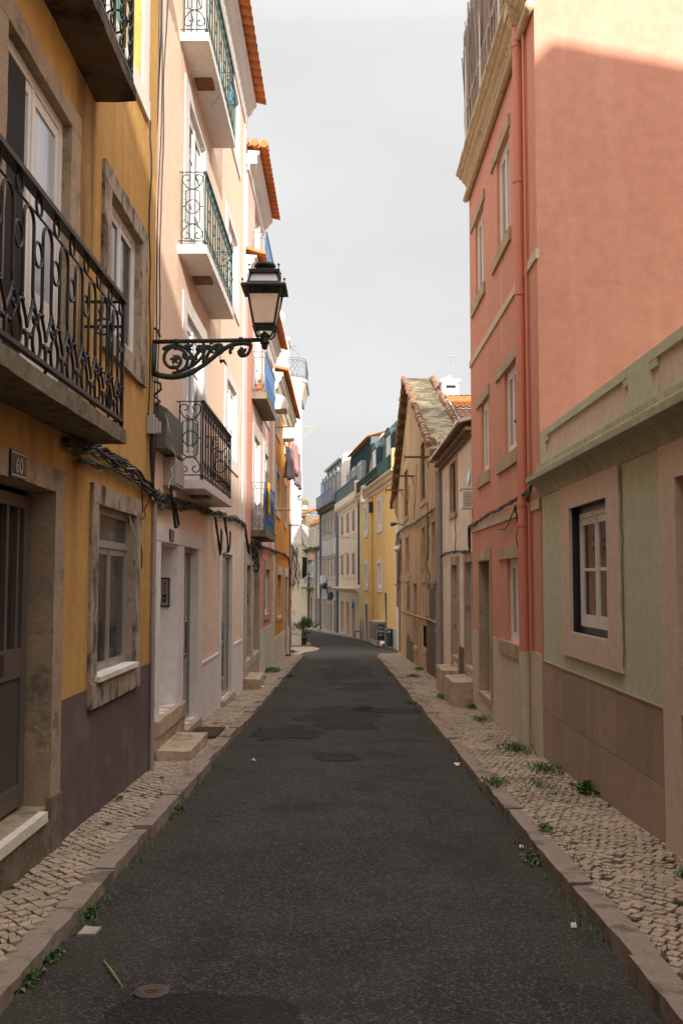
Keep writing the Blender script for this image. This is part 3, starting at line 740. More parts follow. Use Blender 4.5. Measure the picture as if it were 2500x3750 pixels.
wall(b, lambda u, w_, z: F(u, w_ + .008, z), 24.05, 28.2, .4, 2.45, [(25.4, 27.05, .74, 1.9, .008)])
b.box(F, 20.55, 22.0, 0, .008, 2.45, 7.9, back=False); b.box(F, 27.2, 28.2, 0, .008, 2.45, 7.9, back=False)
part('wall_paint', b, M['salmon'], H)
b = MB(); b.rbox(F, 23.98, 28.2, 0, .02, -1.2, .4, .004, .2, nw=1, back=False); part('dado', b, M['oldwhite'], H)
b = MB()
b.rbox(F, 20.1, 24.0, 0, .035, 1.935, 2.4, .008, .12, nw=1, back=False)
for u0, u1, z0 in ((20.1, 20.62, -.05), (21.55, 22.25, -.05), (23.75, 24.0, -.05)): b.rbox(F, u0, u1, 0, .03, z0, 1.93, .008, .12, nw=1, back=False)
b.rbox(F, 20.1, 24.0, 0, .04, -.22, -.05, .01, .12, nw=1, back=False); b.rbox(F, 20.1, 23.98, 0, .02, -1.2, -.22, .01, .15, nw=1, back=False)
part('stone_frame', b, M['limestone'], H)
for a, c, z1 in ((20.62, 21.55, 1.93), (22.25, 23.75, 1.88)):
    d = MB(); d.box(F, a, c, -.3, -.25, -.02, z1); 
    for k in range(3): d.box(F, a+.12, c-.12, -.25, -.235, .1+k*.6, .55+k*.6)
    part('street_door', d, M['darkwood'], H)
w = window(H, F, 25.4, 27.05, .74, 1.9, .05, .06, .05, 2, (), 'whitepaint', 'glass_curtain')
surround(w, F, 25.4, 27.05, .74, 1.9, .1, .25, .13, .04, 'coralstone', .008)
for a, c, z0, z1 in ((22.4, 23.95, 2.75, 4.91), (25.5, 26.65, 2.9, 4.91), (22.4, 23.95, 5.75, 7.6), (25.5, 26.65, 5.9, 7.5)):
    w = window(H, F, a, c, z0, z1, .05, .06, .06, 2, (.5,), 'whitepaint', 'glass_curtain', 'balcony_door' if a < 23 else 'window')
    surround(w, F, a, c, z0, z1, .42, .22, 0 if a < 23 else .2, .02, 'limewhite', .003, jb=z0+.004)
for zb, hr, nm in ((2.57, 3.77, 'lower blue panelled balcony'), (5.6, 6.66, 'middle blue panelled balcony'), (8.2, 9.36, 'attic blue panelled balcony')):
    balcony(H, F, 21.6, 24.75, .34, zb, zb+.14, hr, 'blue', 'mossy_slab', 'iron_grey', nm, .012)
cpr = lambda z: [(0, z-.55), (.03, z-.55), (.04, z-.4), (.09, z-.34), (.12, z-.2), (.19, z-.12), (.19, z-.06), (.24, z-.03), (.24, z), (0, z+.02)]
for u0, u1 in ((20.03, 21.5), (24.85, 28.6)):
    b = MB(); b.prof(F, u0, u1, cpr(8.28)); part('cornice', b, M['white'], H)
    b = MB(); corrug(b, F, u0, u1+.05, -1.5, 9.0, .42, 8.36, .24, .05, rows=3, under=True); part('roof', b, M['tile'], H)
# attic dormer
ops = [(22.5, 23.9, 8.4, 10.3, .1)]
b = MB(); FD = lambda u, w_, z: F(u, w_ - .02, z)
wall(b, FD, 20.75, 24.7, 8.2, 10.6, ops); shell(b, FD, 20.75, 24.7, 8.2, 10.6, 4); DM = part('dormer', b, M['palepink'], H)
b = MB(); b.prof(FD, 20.65, 24.75, [(0, 10.35), (.03, 10.35), (.05, 10.5), (.12, 10.55), (.2, 10.66), (.25, 10.7), (.25, 10.76), (0, 10.78)]); b.rbox(FD, 20.68, 20.75, -3.5, .2, 10.5, 10.72, .003); part('cornice', b, M['white'], DM)
b = MB(); corrug(b, FD, 20.6, 24.85, -2.5, 11.5, .44, 10.84, .26, .055, rows=5, under=True)
for k in range(4):
    x = .36 - .2*k
    b.tube([FD(20.5, x, 10.86+.03*k), FD(20.95, x, 10.89+.03*k)], .085, 9)
part('roof', b, M['tile'], DM)
window(H, FD, 22.5, 23.9, 8.4, 10.3, .09, .06, .06, 2, (.5,), 'whitepaint', 'glass', 'balcony_door')
# pilaster strips
b = MB(); b.rbox(F, 28.15, 28.85, 0, .06, -1.2, 2.45, .03, .14, nw=1, back=False); part('stone_pilaster', b, M['limewhite'], H)
b = MB(); b.box(F, 28.3, 28.85, 0, .03, 2.45, 8.0, back=False); part('white_pilaster', b, M['white'], H)
b = MB(); b.rbox(F, 20.05, 21.5, 0, .34, -1.0, -.36, .02, .1); part('step', b, M['step'], H)
number_sign(F, 20.95, 2.18, .16, .19, .036, '64', 'little number plate carved on the stone lintel above the lockboxes', 'limestone', 'black', frame=False)
FK = FY(21.55)
for k, (z0, z1, bw) in enumerate(((1.31, 1.45, .085), (1.13, 1.30, .13), (.97, 1.11, .085))):
    b = MB(); u = -2.13; b.rbox(FK, u, u+bw, 0, .05, z0, z1, .0006); b.box(FK, u+.014, u+bw-.014, .05, .056, z0+.02, z1-.045, 1); b.box(FK, u+.026, u+bw-.026, .05, .06, z1-.04, z1-.022, 1)
    solo('key_box', b, [M['black'], M['greybox']], ['upper small black key lockbox on the stone door pier', 'wider grey key lockbox between two small black ones', 'lowest small black key lockbox on the stone door pier'][k], 'lockbox')

# ---------------- orange house
U0, U1 = 28.85, 37.7
H = thing('orange_house', 'orange house with white eave, laundry poles and narrow stone openings', 'house', (-5, 33, -1))
ops = [(30.95, 32.8, .48, 1.8, .12, 1), (34.6, 36.1, -.98, 1.76, .15, 1), (29.95, 31.6, 3.75, 4.93, .12, 1), (34.55, 35.6, 3.65, 4.98, .12, 1), (30.0, 31.5, 6.2, 7.2, .12, 1), (34.5, 35.7, 6.2, 7.2, .12, 1), (36.9, 37.4, .2, 1.75, .1)]
b = MB(); wall(b, F, U0, U1, -1.4, 7.75, ops); shell(b, F, U0, U1, -1.4, 7.75, 8); part('wall', b, [M['orange'], M['limestone']], H)
b = MB()
for u0, u1 in ((28.86, 34.35), (36.32, 37.69)): b.rbox(F, u0, u1, 0, .02, -1.4, -.1, .004, .25, nw=1, back=False)
part('dado', b, M['oldwhite'], H)
for i, (a, c, z0, z1) in enumerate(((29.95, 31.6, 3.75, 4.93), (34.55, 35.6, 3.65, 4.98), (30.0, 31.5, 6.2, 7.2), (34.5, 35.7, 6.2, 7.2))):
    w = window(H, F, a, c, z0, z1, .05, .07, .06, 2, (.5,), 'whitepaint', 'glass_curtain')
    surround(w, F, a, c, z0, z1, .3, .18, .2, .02, 'limewhite', .003)
for a, c, z0, z1 in ((30.95, 32.8, .48, 1.8), (36.9, 37.4, .2, 1.75)):
    b = MB(); b.rbox(F, a, c, -.13, -.1, z0, z1, .002, .3); q = part('blocked_window', b, M['limestone'] if a < 33 else M['orange'], H)
    if a < 33: surround(q, F, a, c, z0, z1, .0, .26, .1, .03, 'limewhite', .01, ext=.08)
d = MB(); d.box(F, 34.6, 36.1, -.18, -.14, -.98, 1.76); d.box(F, 34.75, 35.3, -.14, -.125, -.8, 1.5); d.box(F, 35.4, 35.95, -.14, -.125, -.8, 1.5); D = part('street_door', d, M['greydoor'], H)
surround(D, F, 34.6, 36.1, -.98, 1.76, .22, .3, 0, .035, 'limewhite', .012, jb=-1.3)
b = MB(); b.prof(F, U0, U1, [(0, 7.0), (.03, 7.0), (.04, 7.2), (.1, 7.26), (.14, 7.42), (.22, 7.5), (.22, 7.58), (.27, 7.62), (.27, 7.72), (0, 7.74)]); part('cornice', b, M['limewhite'], H)
b = MB(); corrug(b, F, U0-.05, U1+.06, -2.5, 8.7, .42, 7.82, .24, .05, rows=6, under=True); part('roof', b, M['tile'], H)
downpipe(H, F, 37.5, .05, -1.2, 7.0, .04, 'greypipe', (0., 2., 4.))
for u, z, lb in ((29.4, 6.72, 'white air conditioner above the first drying pole on the orange wall'), (33.6, 6.45, 'white air conditioner nearer the far end of the orange wall')):
    b = MB(); b.prof(F, u, u+.9, [(0, z), (.34, z+.02), (.36, z+.25), (.3, z+.36), (.2, z+.42), (0, z+.45)]); b.box(F, u+.05, u+.85, .04, .32, z-.012, z, 1)
    solo('air_conditioner', b, [M['whitepaint'], M['greybox']], lb, 'air conditioner')
for (u, z, L, lb) in ((29.5, 6.2, .48, 'upper wooden drying pole on the orange house'), (29.6, 3.72, .46, 'lower wooden drying pole near the blue balcony'), (36.0, 3.62, .42, 'wooden drying pole at the far end of the orange house')):
    b = MB(); b.tube([F(u, -.02, z), F(u, L*.5, z+.005), F(u, L, z)], .03, 7); b.ball(F(u, L*.4, z-.02), .035, 6, 4)
    solo('drying_pole', b, M['palewood'], lb, 'drying pole')
def cloth(name, pts_top, drop, mat, label, cat, seed, sway=.06, taper=0.):
    """a garment hung along a line: folded sheet with real thickness"""
    A, B = Vector(pts_top[0]), Vector(pts_top[1]); n, m = 14, 12; L = (B-A).length
    d = (B-A).normalized(); nn = d.cross(Vector((0, 0, 1))).normalized(); front = []; back = []
    for j in range(m+1):
        for i in range(n+1):
            t = i/n; s = j/m; tt = .5 + (t-.5)*(1-taper*s)
            p = A.lerp(B, tt) - Vector((0, 0, drop*s*(1 + .12*noise.noise(Vector((t*3, seed, 1))))))
            p += nn*sway*(.3+s)*math.sin(t*13+seed+s*1.4) + nn*.03*noise.noise(Vector((t*4, s*4, seed)))
            front.append(p); back.append(p + nn*.012)
    q = MB(); fs = [(j*(n+1)+i, j*(n+1)+i+1, (j+1)*(n+1)+i+1, (j+1)*(n+1)+i) for j in range(m) for i in range(n)]
    q.idx(front, fs); q.idx(back, fs)
    edge = [i for i in range(n+1)] + [(j+1)*(n+1)-1 for j in range(1, m+1)] + [m*(n+1)+i for i in range(n-1, -1, -1)] + [j*(n+1) for j in range(m-1, 0, -1)]
    for a_, b_ in zip(edge, edge[1:]+edge[:1]): q.face([front[a_], front[b_], back[b_], back[a_]])
    return solo(name, q, M[mat], label, cat, smooth=True)
cloth('trousers', ((-1.72, 30.2, 5.75), (-1.55, 31.4, 5.75)), 1.0, 'cloth_grey', 'mauve grey trousers hanging from the line on the orange house', 'laundry', 1)
cloth('shirt', ((-1.60, 31.7, 6.1), (-1.45, 32.6, 6.05)), 1.05, 'cloth_red', 'coral red shirt hanging on the washing line', 'laundry', 2, taper=.2)
cloth('towel', ((-1.52, 33.2, 6.0), (-1.42, 34.2, 5.95)), 1.2, 'cloth_grey', 'grey towel hanging behind the coral red shirt', 'laundry', 3)
cloth('towel', ((-1.52, 34.6, 5.9), (-1.42, 35.5, 5.85)), 1.35, 'cloth_white', 'long white towel at the far end of the washing line', 'laundry', 4, taper=.2)
b = MB(); b.tube(wiggle((-1.75, 29.5, 6.15), (-1.45, 36.0, 5.85), 12, .02, 2, 2, .06), .007, 5); solo('washing_line', b, M['cablewhite'], 'thin washing line carrying laundry along the orange house', 'washing line')
FB = FL(-1.98)
cloth('cloth', (FB(21.95, .35, 3.78), FB(22.3, .35, 3.78)), .7, 'cloth_yellow', 'yellow cloth draped over the lower blue balcony rail', 'cloth', 6, .02, .25)
for u, h, lb in ((21.75, .30, 'clay pot with a spiky plant on the middle blue balcony'),):
    b = MB(); x, y, z = FB(u, .17, 5.74); b.lathe((x, y), [(.07, z), (.10, z+.17), (.115, z+.17), (.115, z+.2), (.09, z+.2)], 12)
    P = thing('potted_plant', lb, 'potted plant', (x, y, z)); part('pot', b, M['clay'], P)
    b = MB()
    for k in range(26):
        a = RND.uniform(0, 6.3); r = RND.uniform(.03, .14); hh = RND.uniform(.12, .3)
        p0 = Vector((x, y, z+.18)); p2 = p0 + Vector((r*math.cos(a), r*math.sin(a), hh)); s = Vector((-math.sin(a), math.cos(a), 0))*.012
        b.face([p0-s, p0+s, p2])
    part('leaves', b, M['leafdry'], P)

# ---------------- street lamp on the ochre house corner
ly = 9.78
LP = thing('street_lamp', 'old wall lantern on a scrolled iron bracket at the ochre house corner', 'street lamp', (-1.88, ly, 3.65))
b = MB(); G = lambda x, z: (x, ly, z)
b.box(ID, -1.885, -1.85, ly-.05, ly+.05, 3.64, 3.95)
b.tube([G(-1.88, 3.98), G(-.80, 4.0)], .022, 8); b.tube([G(-1.66, 3.98), G(-1.62, 3.98)], .032, 8); b.tube([G(-1.02, 3.998), G(-.98, 3.998)], .032, 8)
main = bez((-1.86, 3.66), (-1.60, 3.56), (-1.42, 3.70), (-1.28, 3.82), 12) + bez((-1.28, 3.82), (-1.15, 3.94), (-1.05, 3.99), (-.90, 3.955), 10)[1:]
b.tube([G(*p) for p in main], [.03]*8 + [.024]*(len(main)-8), 8)
tip = bez((-.90, 3.955), (-.91, 3.90), (-.92, 3.84), (-.985, 3.835), 8) + spiral(-.985, 3.88, .045, .012, -PI/2, -PI/2-5., 14)
sp = [tip,
      spiral(-1.655, 3.80, .135, .03, PI*.5, PI*.5+6.2, 26), spiral(-1.655, 3.80, .115, .13, PI*.55, -PI*.35, 12),
      [(x, z) for x, z in bez((-1.78, 3.90), (-1.72, 3.97), (-1.55, 3.96), (-1.50, 3.86), 10)] + spiral(-1.545, 3.85, .05, .015, 0, -4.6, 14),
      bez((-1.62, 3.68), (-1.48, 3.72), (-1.38, 3.80), (-1.36, 3.90), 10) + spiral(-1.41, 3.90, .05, .014, 0, 4.8, 14),
      bez((-1.36, 3.80), (-1.30, 3.92), (-1.26, 3.96), (-1.20, 3.95), 8) + spiral(-1.225, 3.90, .052, .014, 1.0, -4.4, 16),
      bez((-1.50, 3.74), (-1.44, 3.86), (-1.40, 3.96), (-1.30, 3.93), 8),
      spiral(-1.66, 3.685, .05, .012, 2.6, -2.6, 14), spiral(-1.345, 3.955, .05, .02, 0, 5, 12), bez((-1.08, 3.93), (-1.10, 3.89), (-1.12, 3.90), (-1.10, 3.86), 6)]
lines3(b, lambda x, z: (x, ly, z), sp, .0175, 7)
for x, z in ((-1.655, 3.80), (-1.40, 3.90), (-1.225, 3.90), (-.985, 3.88), (-1.36, 3.80), (-1.30, 3.90), (-1.47, 3.80), (-1.52, 3.93)):
    b.ball(G(x, z), .026, 7, 5)
    for a in (.4, 1.6, 2.8, 4.0, 5.2): b.tube([(x, ly, z), (x+.032*math.cos(a), ly-.008, z+.032*math.sin(a)), (x+.055*math.cos(a+.4), ly, z+.055*math.sin(a+.4))], [.016, .017, .004], 6)
b.tube([G(-1.87, 4.12), G(-1.83, 4.10), G(-1.81, 4.03)], .014, 6); b.tube([G(-1.21, 3.78), G(-1.17, 3.79), G(-1.14, 3.74)], [.022, .016, .006], 6)
part('bracket', b, M['iron_lamp'], LP, smooth=True)
cx = -.765
b = MB(); b.lathe((cx, ly), [(.012, 3.90), (.02, 3.905), (.032, 3.93), (.034, 3.955), (.045, 3.96), (.045, 3.985), (.036, 3.99), (.04, 4.03), (.05, 4.05), (.03, 4.065), (.012, 4.085)], 14)
for sx in (-1, 1):
    for sy in (-1, 1):
        b.tube([(cx, ly, 4.04), (cx+sx*.06, ly+sy*.06, 4.02), (cx+sx*.09, ly+sy*.09, 4.06), (cx+sx*.10, ly+sy*.10, 4.12)], .011, 6)
        b.ball((cx+sx*.10, ly+sy*.10, 4.115), .018, 6, 4)
part('cradle', b, M['iron_lamp'], LP, smooth=True)
def frus(mb, h0, z0, h1, z1, t, mi=0):
    for sx in (-1, 1):
        for sy in (-1, 1):
            mb.tube([(cx+sx*h0, ly+sy*h0, z0), (cx+sx*h1, ly+sy*h1, z1)], t, 4, mi=mi)
    for h, z in ((h0, z0), (h1, z1)):
        c_ = [(cx-h, ly-h, z), (cx+h, ly-h, z), (cx+h, ly+h, z), (cx-h, ly+h, z)]
        for i in range(4): mb.tube([c_[i], c_[(i+1) % 4]], t, 4, mi=mi)
b = MB(); frus(b, .103, 4.14, .165, 4.50, .012); b.idx([(cx+x*.095, ly+y*.095, z) for z in (4.115, 4.135) for x, y in ((-1, -1), (1, -1), (1, 1), (-1, 1))], [(0, 1, 2, 3), (4, 5, 6, 7), (0, 1, 5, 4), (1, 2, 6, 5), (2, 3, 7, 6), (3, 0, 4, 7)])
LF = part('lantern_frame', b, M['iron_lamp'], LP)
for k, (ax, ay) in enumerate(((0, -1), (1, 0), (0, 1), (-1, 0))):
    px, py = -ay, ax; g = MB()
    def corner(h, z, s): return (cx + ax*h + px*h*s, ly + ay*h + py*h*s, z)
    hm = .103 + (.165-.103)*.80; zm = 4.14 + .36*.80
    g.face([corner(.102, 4.142, -1), corner(.102, 4.142, 1), corner(hm-.001, zm, 1), corner(hm-.001, zm, -1)]); part('pane', g, M['frost'], LF)
b = MB(); b.lathe((cx, ly), [(.02, 4.40), (.045, 4.42), (.03, 4.47), (.028, 4.5)], 12); part('lamp_holder', b, M['iron_grey'], LP)
def slab(mb, h0, z0, h1, z1, mi=0):
    mb.idx([(cx+x*h, ly+y*h, z) for h, z in ((h0, z0), (h1, z1)) for x, y in ((-1, -1), (1, -1), (1, 1), (-1, 1))], [(0, 1, 2, 3), (4, 5, 6, 7), (0, 1, 5, 4), (1, 2, 6, 5), (2, 3, 7, 6), (3, 0, 4, 7)], mi)
b = MB(); slab(b, .222, 4.497, .222, 4.512); slab(b, .222, 4.512, .165, 4.545)
slab(b, .15, 4.645, .155, 4.675); slab(b, .155, 4.675, .09, 4.70); frus(b, .158, 4.545, .125, 4.645, .010)
b.lathe((cx, ly), [(.07, 4.69), (.06, 4.712), (.062, 4.728), (.100, 4.733), (.110, 4.748), (.10, 4.768), (.06, 4.782), (.001, 4.786)], 16)
for h, z in ((.205, 4.525), (.145, 4.69)):
    for sx in (-1, 1):
        for sy in (-1, 1): b.tube([(cx+sx*h, ly+sy*h, z-.01), (cx+sx*h, ly+sy*h, z+.02)], .005, 5); b.ball((cx+sx*h, ly+sy*h, z+.03), .013, 7, 5)
part('hood', b, M['iron_lamp'], LP)
b = MB(); slab(b, .152, 4.548, .12, 4.643); part('upper_glazing', b, M['frost2'], LP)

# ---------------- cables on the left houses
b = MB()
bundle(b, [(-1.83, 6.6, 2.52), (-1.83, 7.3, 2.58), (-1.82, 8.3, 2.57), (-1.82, 9.2, 2.52), (-1.85, 9.9, 2.47), (-1.92, 10.6, 2.5), (-1.93, 11.5, 2.52), (-1.93, 13, 2.58), (-1.93, 14.6, 2.62), (-1.93, 16.5, 2.67), (-1.93, 18.5, 2.74), (-1.93, 19.9, 2.70), (-1.93, 20.3, 2.45), (-1.90, 20.5, 2.2)], 16, .0075, .085, 1, [0, 0, 0, 0, 0, 0, 0, 1])
bundle(b, [(-1.83, 6.9, 2.45), (-1.82, 8.4, 2.5), (-1.83, 9.8, 2.42), (-1.92, 10.5, 2.38), (-1.93, 12.4, 2.5)], 6, .007, .06, 7)
bundle(b, [(-1.84, 9.58, 3.02), (-1.83, 9.60, 2.8), (-1.83, 9.62, 2.5)], 14, .010, .06, 3)
for u, z0, zl in ((15.15, 2.6, .55), (16.35, 2.65, .55)):
    bundle(b, [(-1.93, u, z0), (-1.90, u+.1, z0-.25), (-1.90, u+.45, z0-zl), (-1.90, u+.6, z0-zl+.05), (-1.91, u+.75, z0-.2)], 6, .0075, .08, u)
bundle(b, [(-1.9, 11.0, 2.66), (-1.88, 11.05, 2.5), (-1.88, 11.25, 2.2), (-1.88, 11.5, 2.25), (-1.9, 11.35, 2.5)], 4, .011, .05, 21)
b.tube(wiggle((-1.86, 9.2, 2.55), (-1.86, 9.25, 1.6), 14, .05, 5, 1), .007, 4); b.tube(wiggle((-1.86, 9.6, 2.5), (-1.86, 9.15, 2.15), 10, .06, 4, 2, .1), .006, 4)
solo('cable_bundle', b, [M['cable'], M['cablegrey']], 'thick black cable bundle running across the ochre and pink houses', 'cables')
b = MB()
bundle(b, [(-1.92, 20.5, 2.3), (-1.92, 22.2, 2.45), (-1.92, 24.5, 2.42), (-1.9, 27, 2.45), (-1.9, 29, 2.44), (-1.92, 33, 2.5), (-1.92, 36.2, 2.42), (-1.92, 37.3, 2.0), (-1.92, 37.6, .9), (-1.92, 37.6, -.9)], 7, .017, .07, 5)
for k in range(9): b.tube(wiggle((-1.90, 20.9+k*.16, 2.45), (-1.88, 21.25+k*.16, 2.4), 12, .14, 4, k+.5, .15+.06*k), .012, 4)
solo('cable_bundle', b, M['cable'], 'black cables drooping along the salmon and orange houses', 'cables')
b = MB()
for dy, x, s in ((9.72, -1.86, 1), (9.90, -1.95, 2), (10.02, -1.955, 3), (10.35, -1.955, 4)):
    b.tube(wiggle((x, dy, 2.6), (x, dy+.35, 8.6), 26, .04, 6, s), .007 if s != 3 else .012, 5)
b.tube(wiggle((-1.86, 9.45, 6.1), (-1.86, 9.5, 3.2), 16, .03, 6, 9), .008, 5)
b.tube([(-1.86, 9.77, 3.58), (-1.80, 9.77, 3.56), (-1.79, 9.77, 3.50), (-1.86, 9.78, 3.44), (-1.80, 9.78, 3.38), (-1.85, 9.78, 3.33)], .014, 6)
solo('riser_cables', b, M['cable'], 'thin cables climbing the joint between ochre and pink houses', 'cables')
b = MB(); b.tube(wiggle((-1.84, 10.3, 3.35), (-1.80, 10.75, 2.95), 12, .06, 4, 3) + wiggle((-1.80, 10.75, 2.95), (-1.86, 10.7, 2.6), 8, .04, 4, 6), .008, 5)
solo('loose_cable', b, M['cablewhite'], 'cream loose cable hanging in front of the meter boxes', 'cables')
b = MB(); b.tube(wiggle((-1.84, 8.75, 2.2), (-1.85, 8.95, 1.65), 12, .05, 4, 12), .005, 5); solo('loose_cable', b, M['cablewhite'], 'short cream cable curling beside the mildewed ochre house window', 'cables')
b = MB(); b.tube(wiggle((-1.95, 18.9, 5.3), (-1.95, 19.0, 2.7), 14, .05, 4, 11), .005, 5); solo('loose_cable', b, M['cablewhite'], 'long thin cream cable down the far edge of the pink house', 'cables')
# ================================================================== RIGHT SIDE
# ---------------- sage green single-storey house
F = FR(2.15); GE = 10.66
H = thing('green_house', 'low sage green house with rose trim, panelled parapet and brown marble base', 'house', (5, 6, -.2))
ops = [(7.98, 9.28, 1.13, 2.275, .17, 2), (5.1, 6.32, .0, 2.26, .2, 1), (1.2, 2.5, 1.13, 2.275, .17, 2)]
b = MB(); wall(b, F, -2, GE, -.6, 2.5, ops); shell(b, F, -2, GE, -.6, 2.88, 6.5)
part('wall', b, [M['sage'], M['rose_trim'], M['navy']], H)
b = MB()
pans = [(7.36, 10.40), (3.7, 6.83), (0, 3.1)]
FP = lambda u, w_, z: F(u, w_ + .01, z)
wall(b, FP, -2, GE, 2.84, 3.2, [(a, c, 2.875, 3.125, .022) for a, c in pans])
for a, c in pans:
    b.face([FP(a, -.022, 2.875), FP(c, -.022, 2.875), FP(c, -.022, 3.125), FP(a, -.022, 3.125)], 1)
    for u0, u1 in ((a, a+.14), (c-.14, c)):
        for z0, z1 in ((2.875, 2.935), (3.065, 3.125)):
            b.box(FP, u0, u1, -.021, -.003, z0, z1, 0)
b.box(F, -2, GE, -.28, -.24, 2.8, 3.2); b.face([FP(-2, 0, 3.2), FP(GE, 0, 3.2), F(GE, -.28, 3.2), F(-2, -.28, 3.2)]); b.face([FP(GE, 0, 2.84), FP(GE, 0, 3.2), F(GE, -.28, 3.2), F(GE, -.28, 2.84)])
part('parapet', b, [M['sage'], M['rose_trim']], H)
b = MB()
cove = [(.004, 2.495)] + [(.012 + .125*(1-math.cos(t*PI/2/7)), 2.505 + .15*math.sin(t*PI/2/7)) for t in range(8)] + [(.15, 2.662), (.15, 2.712), (.06, 2.742), (.06, 2.775), (.038, 2.79), (.038, 2.84), (0, 2.842)]
b.prof(F, -2, GE+.10, cove); part('cornice', b, M['green_cornice'], H)
b = MB(); z = -.6
for r0, r1, off in ((-.6, .237, .0), (.243, .75, .45)):
    u = -2 + off
    while u < GE:
        e = min(u+.94, GE-.002); b.box(F, u+.002, e-.002, 0, .014, r0, r1, back=False); u += .94
b.box(F, -2, GE, 0, .022, .75, .762, back=False)
part('plinth', b, M['brownmarble'], H)
for a, c, z0, z1, nm in ((7.98, 9.28, 1.13, 2.275, 'window'), (1.2, 2.5, 1.13, 2.275, 'window')):
    w = window(H, F, a+.055, c-.055, z0+.055, z1-.055, .07, .05, .06, 2, (.5,), 'whitepaint', 'glass_warm')
    q = MB()
    t = .06
    for u0, u1, zz0, zz1 in ((a, a+t, z0, z1), (c-t, c, z0, z1), (a+t, c-t, z1-t, z1), (a+t, c-t, z0, z0+t)): q.box(F, u0, u1, -.11, -.055, zz0, zz1)
    part('outer_frame', q, M['navy'], w)
    q = MB()
    for u0, u1, zz0, zz1 in ((a-.36, a, .9, 2.494), (c, c+.37, .9, 2.494), (a, c, z1, 2.494), (a, c, .9, z0)): q.box(F, u0, u1, 0, .03, zz0, zz1, back=False)
    part('surround', q, M['rose_trim'], w)
q = MB()
for u0, u1, zz0, zz1 in ((6.32, 6.64, .77, 2.494), (5.1, 6.32, 2.26, 2.494), (4.8, 5.1, .77, 2.494)): q.box(F, u0, u1, 0, .03, zz0, zz1, back=False)
for u0, u1 in ((6.32, 6.64), (4.8, 5.1)): q.box(F, u0, u1, 0, .03, -.4, .77, back=False)
d = MB(); d.box(F, 5.1, 6.32, -.25, -.2, 0, 2.26); d.box(F, 5.25, 6.17, -.2, -.18, .2, 1.1); d.box(F, 5.25, 6.17, -.2, -.18, 1.25, 2.1)
D = part('street_door', d, M['greydoor'], H); part('surround', q, M['rose_trim'], D)
b = MB(); b.tube(wiggle(F(7.61, .012, .95), F(7.60, .012, 2.47), 14, .012, 9, 4), .006, 5); part('edge_cable', b, M['wireline'], H)

# ---------------- coral house
CE = 16.38; CN = 10.72
H = thing('coral_house', 'tall coral house with bare sunlit gable, stone lintels and old cornice', 'house', (5, 13.5, -.5))
wins = [(12.15, 13.0, 3.23, 4.33), (14.45, 15.2, 3.22, 4.30), (12.42, 13.45, 6.10, 7.40), (14.73, 15.68, 6.08, 7.32), (12.05, 12.95, .83, 1.88)]
ops = [(a, c, z0, z1, .1) for a, c, z0, z1 in wins] + [(14.38, 15.47, -.08, 1.9, .5, 1)]
b = MB(); wall(b, F, CN, CE, -.8, 8.0, ops)
wall(b, F, CN, CE, 8.0, 8.42)
shell(b, F, CN, CE, -.8, 8.42, 7.5)
FG = FY(CN); b.box(FG, 2.15, 9.65, -.25, .0, 8.42, 10.8)
part('wall', b, [M['coral'], M['coralstone']], H)
b = MB()
for u0, u1 in ((CN, 11.92), (13.55, 14.16), (15.66, CE)): b.rbox(F, u0, u1, 0, .012, -.8, .81, .002, .3, nw=1, back=False)
b.rbox(F, 11.92, 13.55, 0, .012, -.8, .64, .002, .3, nw=1, back=False); b.rbox(F, 14.16, 15.66, 0, .012, -.8, -.085, .002, .3, nw=1, back=False)
part('dado', b, M['cream_dado'], H)
for z0, z1 in ((5.14, 5.245), (2.385, 2.49)):
    b = MB(); b.rbox(F, CN-.004, CE, 0, .022, z0, z1, .002, .3, nw=1, back=False); b.box(FG, 2.13, 2.17, 0, .02, z0, z1); part('string_course', b, M['cream_dado'], H)
for i, (a, c, z0, z1) in enumerate(wins):
    w = window(H, F, a, c, z0, z1, .055, .06, .05, 2, (), 'whitepaint', 'glass_curtain')
    q = MB(); e0, e1 = a-.2, c+.62
    if i in (1, 3): e0, e1 = a-.16, c+.42
    if i == 2: e0, e1 = a-.1, c+.42
    q.rbox(F, e0, e1, 0, .03, z1+.004, z1+.16, .004, .1, nw=1, back=False); part('lintel', q, M['coralstone'], w)
    q = MB(); q.rbox(F, e0+.02, e1-.02, 0, .035, z0-.18, z0-.004, .004, .1, nw=1, back=False); part('sill', q, M['coralstone'], w)
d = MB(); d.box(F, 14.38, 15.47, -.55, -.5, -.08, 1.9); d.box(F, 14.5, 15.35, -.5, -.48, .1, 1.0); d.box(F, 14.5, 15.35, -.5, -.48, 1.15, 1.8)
D = part('street_door', d, M['void'], H)  # near-black back panel stands in for shade inside the open doorway
b = MB(); b.rbox(F, 14.28, 15.68, 0, .03, 1.905, 2.09, .005, .1, nw=1, back=False); b.rbox(F, 15.47, 15.60, 0, .025, -.1, 1.9, .006, .1, nw=1, back=False); b.rbox(F, 14.26, 14.38, 0, .025, -.1, 1.9, .006, .1, nw=1, back=False)
b.rbox(F, 14.30, 15.55, -.45, .04, -.17, -.085, .006, .1); part('surround', b, M['coralstone'], D)
number_sign(F, 15.02, 2.0, .1, .15, .031, '', 'tiny pale number tile on the stone lintel over the dark coral house doorway', 'limewhite', 'black')
